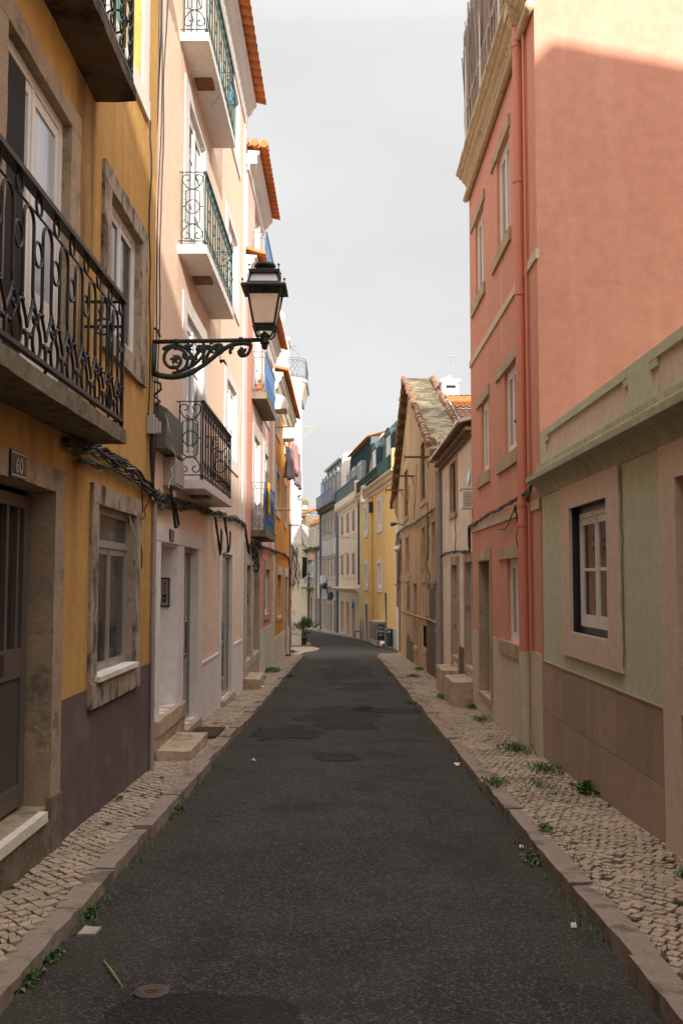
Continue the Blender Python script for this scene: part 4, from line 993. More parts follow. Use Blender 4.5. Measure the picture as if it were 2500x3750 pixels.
# cornice
b = MB(); q = [F(CN-.03 + (CE+.06-CN)*k/30, .05, 8.03) for k in range(31)]; b.tube(q, .055, 10); part('astragal', b, M['cornice_old'], H, smooth=True)
b = MB(); b.rbox(F, CN-.02, CE+.04, 0, .02, 8.085, 8.25, .002, .3, nw=1, back=False); 
m_, t_, p_ = nt('floral_frieze')
v_ = N(t_, 'ShaderNodeTexVoronoi'); v_.inputs['Scale'].default_value = 9; t_.links.new(pos(t_), v_.inputs['Vector'])
s_ = N(t_, 'ShaderNodeSeparateColor'); t_.links.new(v_.outputs['Color'], s_.inputs[0])
c_ = mixc(t_, s_.outputs[0], (.40, .42, .30), (.55, .36, .30)); c_ = mixc(t_, ramp(t_, v_.outputs['Distance'], .02, .055), (.35, .2, .08), mixc(t_, ramp(t_, s_.outputs[1], .4, .6), (.60, .50, .34), c_))
t_.links.new(c_, p_.inputs['Base Color']); p_.inputs['Roughness'].default_value = .6
part('frieze', b, m_, H)
b = MB(); segs = 40
pr = [(0, 8.25), (.05, 8.25), (.06, 8.29), (.11, 8.33), (.13, 8.37), (.17, 8.39), (.17, 8.42), (.215, 8.45), (.215, 8.5), (0, 8.53)]
rows = []
for k in range(segs+1):
    u = CN - .03 + (CE+.08-CN)*k/segs; rows.append([Vector(F(u, w_, z)) + noise.noise_vector(Vector((u*4, w_*9, z*9)))*(.014 if w_ > .1 else .004) for w_, z in pr])
n = len(pr); b.idx([p for r in rows for p in r], [(k*n+i, k*n+(i+1) % n, (k+1)*n+(i+1) % n, (k+1)*n+i) for k in range(segs) for i in range(n)]); b.face(rows[0]); b.face(rows[-1])
part('cornice', b, M['cornice_old'], H)
downpipe(H, F, 11.42, .068, .80, 8.2, .057, 'coralpipe', (2.25, 2.48, 4.95, 6.3, 7.95))
b = MB(); b.tube([F(11.42, .068, .8), F(11.42, .068, -.5)], .066, 12); b.tube([F(11.22, .03, .8), F(11.22, .03, 8.0)], .018, 8); part('lower_pipe', b, M['cream_dado'], H)
b = MB(); b.tube([F(11.22, .03, .82), F(11.22, .03, 8.0)], .0185, 8); part('thin_pipe', b, M['coralpipe'], H)
b = MB(); b.rbox(F, 11.31, 11.55, .01, .2, 8.28, 8.5, .002); b.prof(F, 11.30, 11.56, [(.01, 8.5), (.23, 8.5), (.24, 8.53), (.01, 8.53)]); b.idx([F(u, w_, z) for z, e in ((8.18, .0), (8.28, .05)) for u, w_ in ((11.36-e, .015), (11.48+e, .015), (11.48+e, .13+e), (11.36-e, .13+e))], [(0, 1, 2, 3), (4, 5, 6, 7), (0, 1, 5, 4), (1, 2, 6, 5), (2, 3, 7, 6), (3, 0, 4, 7)]); part('rain_hopper', b, M['cornice_old'], H)
# reed screen on the roof terrace
b = MB()
for k in range(620):
    u = 10.9 + 5.75*RND.random(); ln = RND.uniform(2.0, 2.55) + .25*math.sin(u*1.7); w0_ = -.03 + RND.uniform(-.02, .02); lean = RND.uniform(-.22, .22)
    z0 = 8.5; r = RND.uniform(.006, .012)
    b.tube([F(u, w0_, z0), F(u + lean*.5, w0_ + RND.uniform(-.03, .06), z0 + ln*.5), F(u + lean, w0_ + RND.uniform(-.05, .10), z0 + ln)], r, 4)
RS = thing('reed_screen', 'ragged grey-brown reed screen along the coral house roof terrace', 'reed screen', F(13.6, -.03, 8.5))
part('reeds', b, M['reed'], RS)
b = MB()
for u in (11.1, 12.9, 14.7, 16.4): b.tube([F(u, .03, 8.5), F(u, .03, 10.7)], .022, 6)
for z in (8.62, 9.6): b.tube([F(10.9, .03, z), F(16.5, .03, z)], .012, 5)
for k in range(6): b.box(F, 11.0+k*.95, 11.0+k*.95+.55, .02, .06, 8.60, 8.72)
part('screen_frame', b, M['pvc'], RS)
b = MB(); b.rbox(FR(2.15), 16.25, 16.6, .0, .17, 2.79, 3.1, .001); 
for k in range(7): b.box(FR(2.15), 16.244, 16.25, .02, .15, 2.83+k*.035, 2.845+k*.035, 1)
b.box(FR(2.15), 16.25, 16.6, .0, .18, 3.1, 3.112, 2)
solo('vent_box', b, [M['whitepaint'], M['greybox'], M['rust']], 'white louvred vent box at the far end of the coral house', 'vent box')
b = MB(); b.box(F, 11.75, 11.8, 0, .05, 3.5, 3.53); b.tube([F(11.78, .05, 3.51), F(11.70, .09, 3.49)], .018, 7); solo('camera_box', b, M['iron_grey'], 'small grey wall spotlight beside the coral downpipe', 'spotlight')

# ---------------- cream house with two doors
F = FR(2.2); U0, U1 = 16.38, 22.0
H = thing('cream_house', 'small cream house with two lilac grey doors and raised stone steps', 'house', (5, 19, -.7))
ops = [(19.0, 19.95, 2.93, 3.92, .16, 1), (18.8, 19.82, .16, 1.91, .1, 1), (16.62, 17.68, .13, 1.93, .1, 1)]
b = MB(); wall(b, F, U0, U1, -.9, 4.2, ops); shell(b, F, U0, U1, -.9, 4.2, 6, z1b=6.2); part('wall', b, [M['creamwall'], M['limestone']], H)
w = window(H, F, 19.0, 19.95, 2.93, 3.92, .07, .05, .05, 2, (), 'darkwood', 'glass')
surround(w, F, 19.0, 19.95, 2.93, 3.92, .22, .2, .1, .02, 'coralstone', .004)
for a, c, z0, z1, lz, lb in ((18.8, 19.82, .16, 1.91, .93, 'door with a black letter slot'), (16.62, 17.68, .13, 1.93, .97, 'door with a white letter box')):
    d = MB(); d.box(F, a, c, -.12, -.07, z0, z1); d.box(F, a+.22, c-.22, -.07, -.055, z0+.68, z0+.7); d.box(F, a+.2, c-.2, -.07, -.058, 1.55, 1.57); d.box(F, a+.15, c-.15, -.07, -.058, .2, .85)
    d.box(F, a+.3, c-.42, -.07, -.05, 1.08, 1.12); d.box(F, a+.3, c-.42, -.07, -.05, 1.5, 1.54); d.box(F, a+.26, a+.3, -.07, -.05, 1.08, 1.54); d.box(F, c-.42, c-.38, -.07, -.05, 1.08, 1.54)
    D = part('street_door', d, M['greydoor'], H, lb)
    g = MB(); g.box(F, a+.3, c-.42, -.068, -.062, 1.12, 1.5); part('pane', g, M['glass_blind'], D)
    g = MB(); g.box(F, a+.3, a+.58, -.07, -.045, lz-.04, lz+.04); part('letter_slot', g, M['black'] if a > 18 else M['whitepaint'], D)
    q = MB(); q.rbox(F, a-.16, c+.16, 0, .025, z1, z1+.16, .004, .1, nw=1, back=False); q.rbox(F, a-.16, a, 0, .023, -.8, z1, .006, .1, nw=1, back=False); q.rbox(F, c, c+.16, 0, .023, -.8, z1, .006, .1, nw=1, back=False)
    q.rbox(F, a, c, -.05, .03, z0-.1, z0, .003, .1); part('surround', q, M['coralstone'], D)
    b = MB(); b.box(F, a+.42, a+.5, .025, .032, z1+.02, z1+.14); part('number_tile', b, M['limewhite'], D)
b = MB(); b.rbox(F, 17.85, 18.6, 0, .02, -.9, .4, .004, .15, nw=1, back=False); part('damp_patch', b, M['dampstain'], H)
b = MB(); b.rbox(F, 18.85, 20.25, .0, .30, -.9, -.08, .016, .1); part('step', b, M['step'], H)
b = MB(); b.rbox(F, 16.42, 17.75, .0, .39, -.8, -.05, .016, .1); part('step', b, M['step'], H)
b = MB(); corrug(b, F, U0-.02, U1-.05, -.1, 4.17, .15, 4.15, .17, .03, rows=1, under=True); corrug(b, F, U0-.02, U1-.05, -1.5, 4.78, .26, 4.27, .17, .04, rows=3, under=True)
corrug(b, F, U0-.02, U1-.05, -.1, 4.09, .07, 4.07, .17, .02, rows=1, under=True)
part('roof', b, M['paletile'], H)
b = MB(); b.tube([F(17.1 + .24*math.cos(t*PI/12), .012, 3.40 + .135*math.sin(t*PI/12)) for t in range(24)], .012, 5, closed=True); b.face([F(17.1 + .24*math.cos(t*PI/12), .014, 3.40 + .135*math.sin(t*PI/12)) for t in range(24)]); 
solo('wall_plaque', b, M['cyanplaque'], 'pale blue oval plaque on the cream wall above the doors', 'plaque')
b = MB(); b.tube([F(21.75, .08, -.75), F(21.75, .08, 4.0)], .075, 12)
for z in (.45, 1.35, 2.6): b.tube([F(21.75, .08, z-.03), F(21.75, .08, z+.03)], .088, 12)
part('downpipe', b, M['greypipe'], H, 'thick grey pipe with torn stickers')
b = MB(); b.box(F, 21.70, 21.8, .155, .158, 1.38, 1.62); b.box(F, 21.70, 21.8, .155, .158, .7, .8, 1); b.box(F, 21.71, 21.78, .155, .158, .5, .6, 1)
part('sticker', b, [M['poster'], M['cloth_white']], H)

# ---------------- old tan gabled house
U0, U1 = 22.0, 38.8; AP = (31.9, 8.15)
H = thing('tan_gable_house', 'old stained tan house with a steep gable, broken plaster and lichened roof', 'house', (2.6, 30, -1))
wn = [(26.05, 27.4, 3.76, 5.32), (32.9, 34.5, 3.78, 5.35), (22.95, 24.1, 1.78, 3.0), (26.0, 27.2, 1.79, 3.03), (32.5, 34.1, 1.8, 3.05), (36.1, 37.5, 1.8, 3.1)]
ops = [(*q, .14) for q in wn] + [(29.08, 30.35, -.35, 1.52, .45, 1), (25.92, 26.9, -.15, .42, .3, 2)]
b = MB(); wall(b, F, U0, U1, -1.5, 8.4, ops)
b.bisect((0, AP[0], AP[1]-.1), (0, -.36, 1)); b.bisect((0, AP[0], AP[1]-.1), (0, .425, 1))
b.face([F(U0, 0, -1.5), F(U0, -.65, -1.5), F(U0, -.65, 4.5), F(U0, 0, 4.5)]); b.face([F(U1, 0, -1.5), F(U1, -.65, -1.5), F(U1, -.65, 5.0), F(U1, 0, 5.0)])
b.face([F(U0, -.65, -1.5), F(U1, -.65, -1.5), F(U1, -.65, 5), F(AP[0], -.65, 8), F(U0, -.65, 4.4)])
part('wall', b, [M['tan'], M['limestone'], M['void']], H)
for i, (a, c, z0, z1) in enumerate(wn):
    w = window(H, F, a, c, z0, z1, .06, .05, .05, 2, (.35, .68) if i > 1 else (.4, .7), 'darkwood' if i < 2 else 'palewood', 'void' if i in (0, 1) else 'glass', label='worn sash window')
    surround(w, F, a, c, z0, z1, .22, .16, .14 if i < 2 else .24, .016, 'coralstone' if i > 1 else 'tan', .006)
b = MB(); b.box(F, 29.08, 30.35, -.5, -.45, -.35, 1.52); D = part('street_door', b, M['greydoor'], H)
surround(D, F, 29.08, 30.35, -.35, 1.52, .16, .3, .12, .016, 'tan', .008, jb=-1.2)
b = MB(); b.rbox(F, 25.8, 27.0, 0, .03, -.28, -.15, .006, .1, nw=1, back=False); b.box(F, 25.92, 26.9, -.32, -.3, -.15, .42, 1); part('cellar_vent', b, [M['limestone'], M['void']], H)
# shapes of fallen plaster and damp, proud sheets with ragged outline
def ragged(u0, u1, z0, z1, w, mat, name, seed, jag=.12):
    pts = []
    def e(p, q, k):
        for i in range(k):
            t = i/k; x = p[0]+(q[0]-p[0])*t; z = p[1]+(q[1]-p[1])*t
            nv = noise.noise_vector(Vector((x*2.3, z*2.3, seed))); pts.append((x + nv.x*jag*2.2, z + nv.y*jag*2.2))
    e((u0, z0), (u1, z0), 10); e((u1, z0), (u1, z1), 14); e((u1, z1), (u0, z1), 10); e((u0, z1), (u0, z0), 14)
    q = MB(); fr = [F(u, w, z) for u, z in pts]; bk = [F(u, 0, z) for u, z in pts]; n = len(pts)
    q.face(fr); q.idx(fr+bk, [(i, (i+1) % n, n+(i+1) % n, n+i) for i in range(n)])
    return part(name, q, M[mat], H)
ragged(22.12, 25.0, .55, 1.5, .006, 'dampstain', 'damp_patch', 1, .1); ragged(22.12, 25.9, -.75, .6, .007, 'dampstain', 'damp_patch', 2, .14); ragged(32.2, 33.6, .6, 1.55, .006, 'dampstain', 'damp_patch', 3, .12)
ragged(30.8, 34.0, -1.1, -.3, .006, 'dampstain', 'damp_patch', 4, .15); ragged(25.2, 25.6, 2.2, 3.6, .006, 'dampstain', 'damp_patch', 6, .08)
b = MB(); b.tube(wiggle(F(22.2, .02, .66), F(38.6, .02, .5), 30, .02, 20, 3), .015, 4); part('old_ledge', b, M['tan'], H)
# roof strip
def roofpt(y, x, dz=0.):
    k = .375 if y < AP[0] else .435
    return (x, y, AP[1] - k*abs(y-AP[0]) + dz)
b = MB(); nx, ny = 6, 40; X0, X1 = 2.05, 2.9
for lo, hi in ((22.6, AP[0]), (AP[0], 40.0)):
    vs = []
    for j in range(ny+1):
        y = lo + (hi-lo)*j/ny
        for i in range(nx+1):
            p = Vector(roofpt(y, X0 + (X1-X0)*i/nx)); vs.append(p + Vector((0, 0, .035*noise.noise(p*2.2) + (.02 if int(y*.8) % 2 else 0))))
    fs = [(j*(nx+1)+i, j*(nx+1)+i+1, (j+1)*(nx+1)+i+1, (j+1)*(nx+1)+i) for j in range(ny) for i in range(nx)]
    b.idx(vs, fs); b.idx([v - Vector((0, 0, .12)) for v in vs], fs)
    e = [j*(nx+1) for j in range(ny+1)]; b.idx([vs[i] for i in e] + [vs[i]-Vector((0, 0, .12)) for i in e], [(i, i+1, ny+2+i, ny+1+i) for i in range(ny)])
    e = [i for i in range(nx+1)] if lo < 25 else [ny*(nx+1)+i for i in range(nx+1)]
    b.idx([vs[i] for i in e] + [vs[i]-Vector((0, 0, .12)) for i in e], [(i, i+1, nx+2+i, nx+1+i) for i in range(nx)])
RF = part('roof', b, M['cementroof'], H)
b = MB()
for lo, hi, x in ((22.7, AP[0], 2.02), (AP[0], 40.1, 2.02), (24.9, AP[0], 2.92)):
    y = lo; b = MB()
    while y < hi - .1:
        r = RND.uniform(.075, .095); e = min(y+.42, hi+.03)
        p0 = Vector(roofpt(y, x, .03 + RND.uniform(-.012, .02))); p1 = Vector(roofpt(e, x, .045 if y < AP[0] else .0))
        jx = RND.uniform(-.015, .015); p0.x += jx; p1.x += jx; p0.z += .02*RND.random()
        b.tube([p0, p1], [r*.72, r*1.08] if y > AP[0] else [r*1.1, r*.7], 9); y += .34
    part('verge_tiles', b, M['oldtile'], RF)
b = MB(); b.tube([roofpt(y, 2.93, .02) for y in (22.7, 23.6, 24.9)], .10, 10); part('verge_pipe', b, M['pvc'], RF)
b = MB()
for k in range(160):
    y = 22.65 + abs(RND.gauss(0, .35)); x = RND.uniform(2.1, 2.88); p = Vector(roofpt(y, x, .02)); b.ball(p, RND.uniform(.012, .03), 5, 4, sz=.5)
part('moss', b, M['moss'], RF, kind='stuff')
b = MB(); prr = [(0, -.30), (.03, -.28), (.05, -.16), (.16, -.05), (.24, 0), (.24, .05), (0, .06)]
for x0, x1 in ((2.0, 2.85),):
    a_ = [(x0, 22.62 - w_, 4.58 + z) for w_, z in prr]; c_ = [(x1, 22.62 - w_, 4.70 + z) for w_, z in prr]; n = len(prr)
    b.idx(a_+c_, [(i, (i+1) % n, n+(i+1) % n, n+i) for i in range(n)]); b.face(a_); b.face(c_)
part('eave_moulding', b, M['paletile'], H)
b = MB(); b.prof(F, 38.75, 39.0, [(0, 3.9), (.1, 4.2), (.2, 4.6), (0, 5.0)]); part('corner_corbel', b, M['tan'], H)
for u, z, lb in ((24.95, 4.72, 'rusty iron washing bar nearest the cream house'), (29.95, 4.77, 'rusty iron washing bar between the two tall tan house windows'), (35.45, 4.85, 'rusty iron washing bar at the far end of the tan house')):
    b = MB(); b.box(F, u-.03, u+.03, -.02, .62, z-.025, z+.025); b.box(F, u-.02, u+.02, .6, .62, z-.12, z+.06); b.tube([F(u, .0, z-.3), F(u, .05, z-.1), F(u, .12, z-.025)], .012, 5)
    solo('washing_bar', b, M['rust'], lb, 'washing bar')
b = MB(); b.tube([F(34.9, 0, 3.55), F(34.9, .22, 3.62), F(34.9, .3, 3.6)], .02, 6); b.tube([F(34.9, .26, 3.62), F(34.9, .48, 3.58)], [.05, .085], 10); solo('wall_lamp', b, M['iron_grey'], 'old dark spotlight on the tan wall under its far upper window', 'lamp')
b = MB(); b.ball(F(36.9, .14, 2.78), .14, 10, 7, sz=.8); b.box(F, 36.8, 37.0, 0, .1, 2.85, 2.95); solo('globe_lamp', b, M['whitepaint'], 'white globe lamp fixed to the far end of the tan house', 'lamp')
b = MB(); b.tube([F(37.05, .05, -1.0), F(37.05, .05, 3.2)], .035, 8); b.tube([F(38.5, .05, 3.4), F(38.5, .05, .6)], .04, 8); part('downpipe', b, M['greypipe'], H)

# cables on the right
b = MB()
bundle(b, [(2.08, 10.9, 2.6), (2.05, 11.9, 2.56), (2.09, 13, 2.56), (2.1, 15, 2.53), (2.1, 16.45, 2.48), (2.12, 16.55, 2.2), (2.15, 16.7, 2.1), (2.14, 18.5, 2.14), (2.15, 20.5, 2.17), (2.15, 21.5, 2.12)], 8, .008, .05, 4)
bundle(b, [(2.10, 10.85, 2.75), (2.08, 11.0, 2.6), (2.1, 11.2, 2.52)], 5, .012, .05, 14)
b.tube(wiggle((2.1, 12.0, 2.52), (2.11, 13.4, 2.3), 12, .03, 4, 8, .12), .009, 5); b.tube(wiggle((2.1, 12.0, 2.5), (2.11, 11.9, 2.0), 12, .05, 4, 18), .007, 5); b.tube(wiggle((2.1, 11.95, 2.5), (2.11, 11.75, 1.95), 12, .05, 4, 28), .007, 5)
b.tube(wiggle((2.13, 18.6, 2.9), (2.13, 18.6, 2.15), 8, .02, 4, 2), .009, 5); b.tube([(2.12, 16.42, 2.48), (2.12, 16.45, 2.12)], .016, 6)
solo('cable_bundle', b, M['cable'], 'black cables along the coral string course and over the cream house doors', 'cables')
b = MB()
bundle(b, [(2.14, 22.1, 3.25), (2.14, 25, 3.28), (2.15, 29, 3.3), (2.15, 33, 3.4), (2.15, 36.5, 3.45), (2.15, 38.7, 3.43)], 6, .014, .06, 6)
for u, a_, c_ in ((38.75, 3.4, 2.9), (38.85, 3.3, 2.6), (36.9, 3.4, 1.2), (36.7, 3.4, 1.3), (24.5, 3.2, 1.4)): b.tube(wiggle((2.13, u, a_), (2.12, u+.1, c_), 12, .10, 5, u), .011, 4)
b.tube(wiggle((2.1, 36.7, 1.6), (2.1, 37.3, 1.4), 16, .25, 7, 4), .010, 4); b.tube(wiggle((2.13, 27.9, 4.9), (2.13, 29.2, 3.4), 8, .02, 4, 8), .007, 4); b.tube(wiggle((2.13, 31.0, 4.6), (2.13, 33.2, 3.4), 8, .05, 4, 9), .007, 4)
solo('cable_bundle', b, M['cable'], 'black cables crossing the stained tan gabled house', 'cables')

# ---------------- orange roofed house and chimney behind
H = thing('orange_roof_house', 'house with bright orange tiled roof half hidden behind the tan gable', 'house', (4.6, 28, -1))
b = MB(); b.box(ID, 3.0, 6.5, 24.2, 33, -1, 5.5); part('wall', b, M['creamwall'], H)
b = MB(); FBk = lambda u, w_, z: (u, 24.2 - w_, z)
corrug(b, FBk, 2.98, 6.6, -1.9, 6.15, .1, 5.45, .16, .018, rows=8); part('lower_roof', b, M['oldtile'], H)
b = MB(); corrug(b, FBk, 2.98, 6.6, -4.2, 6.95, -1.9, 6.22, .16, .018, rows=8); part('roof', b, M['tile'], H)
b = MB(); b.rbox(ID, 2.95, 3.45, 29.0, 29.6, 6.4, 7.45, .002); b.box(ID, 2.9, 3.5, 28.95, 29.65, 7.45, 7.55); b.box(ID, 3.08, 3.36, 28.98, 29.0, 7.28, 7.36, 1); CH = part('chimney', b, [M['white'], M['void']], H)
b = MB(); x, y = 3.28, 29.3
b.tube([(x, y, 7.5), (x, y, 8.35)], .018, 6); b.tube([(x-.12, y, 7.98), (x+.22, y, 8.0)], .008, 4)
for k in range(5): b.tube([(x-.08+k*.07, y-.12, 8.28), (x-.08+k*.07, y+.12, 8.28)], .006, 4)
b.tube([(x-.1, y, 8.28), (x+.22, y, 8.28)], .008, 4); solo('antenna', b, M['alu'], 'thin television antenna on the white chimney behind the tan roof', 'antenna')
b = MB(); b.rbox(FR(2.15), 16.5, 17.2, -.9, -.4, 5.8, 6.05, .01); part('rear_cornice', b, M['cornice_old'], bpy.data.objects['coral_house'])
# ================================================================== FAR END OF THE STREET
def along(P, d, s): l = math.hypot(d, 1); return (P[0] + d/l*s, P[1] + s/l)
# ---------------- yellow mansard house
PY = (2.45, 42.5); F = FA(PY, -.099); L = 14.3
H = thing('yellow_house', 'yellow house with slate mansard roof and iron roof railing', 'house', (5, 50, -1.5))
ws = [(5.25, 6.55, 4.2, 5.5), (10.7, 12.0, 4.2, 5.55), (5.25, 6.55, 1.3, 2.45), (10.6, 11.9, 1.35, 2.5)]
ops = [(*w_, .15, 1) for w_ in ws] + [(10.75, 11.9, -1.6, .35, .2, 1)]
b = MB(); wall(b, F, 0, L, -2.2, 6.3, ops); shell(b, F, 0, L, -2.2, 6.3, 7); part('wall', b, [M['fyellow'], M['limewhite']], H)
b = MB(); b.box(F, .6, 10.4, 0, .02, -2.2, -.5, back=False); b.box(F, 12.2, L, 0, .02, -2.2, -.6, back=False); part('plinth', b, M['greyplinth'], H)
b = MB(); b.box(F, 0, .6, 0, .03, -2.2, 6.1, back=False); b.box(F, 13.75, L, 0, .03, -.6, 6.1, back=False); part('quoin', b, M['limewhite'], H)
for a, c, z0, z1 in ws:
    w = window(H, F, a, c, z0, z1, .05, .07, .06, 2, (.5,), 'whitepaint', 'glass_curtain'); surround(w, F, a, c, z0, z1, .28, .25, .25, .025, 'limewhite', .002)
d = MB(); d.box(F, 10.75, 11.9, -.25, -.2, -1.6, .35); D = part('street_door', d, M['greydoor'], H); surround(D, F, 10.75, 11.9, -1.6, .35, .3, .22, 0, .025, 'limewhite', .003, jb=-2.)
b = MB(); b.prof(F, 0, L+.1, [(0, 5.95), (.04, 5.95), (.06, 6.1), (.16, 6.16), (.2, 6.28), (.32, 6.36), (.34, 6.44), (-.8, 6.46), (-.8, 6.3), (0, 6.3)]); part('cornice', b, M['cornice_old'], H)
b = MB(); z0, z1 = 6.5, 7.15
for z in (z0, (z0+z1)/2-.1, z1): b.tube([F(.1, .22, z), F(13.9, .22, z)], .018, 5)
k = .1
while k < 13.9: b.tube([F(k, .22, 6.44), F(k, .22, z1)], .011 if int(k*10) % 3 else .016, 4); k += .14
part('railing', b, M['iron_green'], H)
b = MB(); b.box(F, 13.85, 14.2, .0, .3, 6.46, 7.2); b.box(F, -.1, .25, 0, .3, 6.46, 7.3); part('railing_pier', b, M['fyellow'], H)
b = MB(); prm = [(-.5, 6.46), (-.55, 7.6), (-.65, 8.7), (-.85, 9.4), (-1.15, 9.8), (-1.5, 9.85), (-1.5, 6.46)]; b.prof(F, .0, 13.4, prm); part('mansard_roof', b, M['slate'], H)
b = MB(); b.prof(F, 13.4, L, [(-.6, 6.46), (-.9, 9.4), (-1.2, 9.95), (-3, 10.6), (-3, 6.46)]); b.prof(F, -.2, 13.4, [(-1.3, 9.86), (-2.2, 10.5), (-2.3, 10.4), (-1.4, 9.7)]); part('party_wall', b, M['white'], H)
b = MB(); b.prof(F, 13.35, 13.62, [(-.40, 6.46), (-.48, 7.8), (-.7, 9.3), (-1.3, 9.5), (-1.3, 6.46)]); part('gable_strip', b, M['fyellow'], H)
for u in (4.3, 9.55):
    q = MB(); n = 12
    for k in range(n):
        a0, a1 = PI*k/n, PI*(k+1)/n
        q.face([F(u+.85+.95*math.cos(a0), -.25, 8.62+.35*math.sin(a0)), F(u+.85+.95*math.cos(a1), -.25, 8.62+.35*math.sin(a1)), F(u+.85+.95*math.cos(a1), -1.2, 8.65+.35*math.sin(a1)), F(u+.85+.95*math.cos(a0), -1.2, 8.65+.35*math.sin(a0))])
    q.face([F(u+.85+.95*math.cos(PI*k/n), -.28, 8.62+.35*math.sin(PI*k/n)) for k in range(n+1)])
    for x in (u-.1, u+1.65): q.box(F, x, x+.15, -1.2, -.3, 6.46, 8.62)
    DM = part('dormer', q, M['slate'], H); window(H, F, u+.05, u+1.65, 6.5, 8.6, .34, .1, .07, 2, (.6,), 'whitepaint', 'glass_blind', 'dormer_window')
downpipe(H, F, 8.55, .06, -.35, 6.0, .05, 'fyellow', (1.,)); downpipe(H, F, 14.22, .07, 1.4, 6.1, .06, 'iron_green', (3., 5.))
b = MB(); b.tube([F(9.2, .35, 6.5)] + [F(9.2+.5*math.sin(t), .4, 6.1+.4*math.cos(t)) for t in (.3, .9, 1.5, 2.1, 2.7)] + [F(8.6, .3, 5.7)], .11, 9); b.box(F, 8.4, 8.75, .02, .2, 5.1, 5.65, 1); part('pvc_elbow', b, [M['pvc'], M['black']], H)
b = MB(); b.box(ID, 3.0, 3.5, 50, 51, 9.4, 10.9); b.box(ID, 2.95, 3.55, 49.9, 51.1, 10.9, 11.0); part('chimney', b, M['white'], H)

# ---------------- cream house with teal attic
PC = along(PY, -.099, 14.3); F = FA(PC, -.115); L = 11.0
H = thing('teal_attic_house', 'cream house with a dark teal clad attic and three boxed dormers', 'house', (4, 62, -1.8))
cols_ = [(2.15, 3.5), (4.95, 6.35), (8.0, 9.4)]
ops = [(a, c, z0, z1, .1 if z0 > -1 else .18, 1) for a, c in cols_ for z0, z1 in ((4.6, 5.85), (2.0, 3.28), (-1.75, .28))]
b = MB(); wall(b, F, 0, L, -2.4, 6.2, ops); shell(b, F, 0, L, -2.4, 6.2, 7); part('wall', b, [M['fcream'], M['rose_trim']], H)
for a, c in cols_:
    for z0, z1 in ((4.6, 5.85), (2.0, 3.28)):
        w = window(H, F, a, c, z0, z1, .05, .06, .06, 2, (), 'greydoor', 'glass'); surround(w, F, a, c, z0, z1, .22, .2, .22, .02, 'rose_trim', .001)
        g = MB(); g.box(F, a+.02, c-.02, -.06, -.03, z0+.02, z0+.36); part('window_guard', g, M['black'], w)
    d = MB(); d.box(F, a, c, -.22, -.18, -1.75, .28); d.box(F, a+.1, c-.1, -.18, -.165, -1.6, -.2); D = part('street_door', d, M['greybox'], H); surround(D, F, a, c, -1.75, .28, .22, .2, 0, .02, 'rose_trim', .002, jb=-2.2)
b = MB(); b.prof(F, -.1, L+.1, [(0, 6.0), (.05, 6.02), (.07, 6.2), (.2, 6.28), (.26, 6.42), (.26, 6.8), (.2, 6.82), (-.8, 6.82), (-.8, 6.2), (0, 6.2)]); part('cornice', b, M['fcream'], H)
b = MB(); b.prof(F, -.05, L+.6, [(0, .9), (.1, .95), (.22, 1.08), (.4, 1.12), (.4, 1.2), (0, 1.22)]); part('shop_cornice', b, M['limewhite'], H)
b = MB(); b.box(F, 0, L, .2, .23, 6.8, 7.55)
for k in range(9): b.box(F, k*L/8-.03, k*L/8+.03, .23, .25, 6.8, 7.6)
b.box(F, 0, L, .18, .26, 7.55, 7.6); part('roof_railing', b, M['slate'], H)
b = MB(); b.box(F, -.15, .3, -.9, .27, 6.82, 7.35); part('railing_pier', b, M['white'], H)
b = MB(); b.prof(F, .1, L-1.2, [(-.5, 6.82), (-.7, 9.92), (-1.2, 9.95), (-1.2, 6.82)])
for k in range(44): b.prof(F, .15+k*.22, .17+k*.22, [(-.47, 6.82), (-.67, 9.85), (-.75, 9.85), (-.55, 6.82)])
part('attic_cladding', b, M['slate'], H)
b = MB(); corrug(b, F, .1, L-.6, -2.2, 10.5, -.45, 9.95, .25, .03, rows=3); part('roof', b, M['tile'], H)
b = MB(); b.prof(F, L-1.2, L-.7, [(-.55, 6.82), (-.8, 9.9), (-3.0, 10.9), (-3.0, 6.82)]); part('party_wall', b, M['white'], H)
for a, c in ((1.5, 3.3), (4.4, 6.1), (7.3, 8.9)):
    q = MB()
    for x0, x1, z0, z1 in ((a, a+.2, 6.82, 8.7), (c-.2, c, 6.82, 8.7), (a+.2, c-.2, 8.48, 8.7)): q.box(F, x0, x1, -.9, -.3, z0, z1)
    DM = part('dormer', q, M['zinc'], H); window(H, F, a+.2, c-.2, 6.82, 8.48, .4, .08, .06, 2, (), 'whitepaint', 'glass', 'dormer_window')
downpipe(H, F, L-.1, .07, -2., 5.9, .07, 'bluepipe', (0., 2., 4.))
cloth('bag', (F(1.0, .25, .55), F(1.35, .25, .55)), .5, 'bluebag', 'bright blue bag hanging at the teal attic house doorway', 'bag', 9, .05, .3)

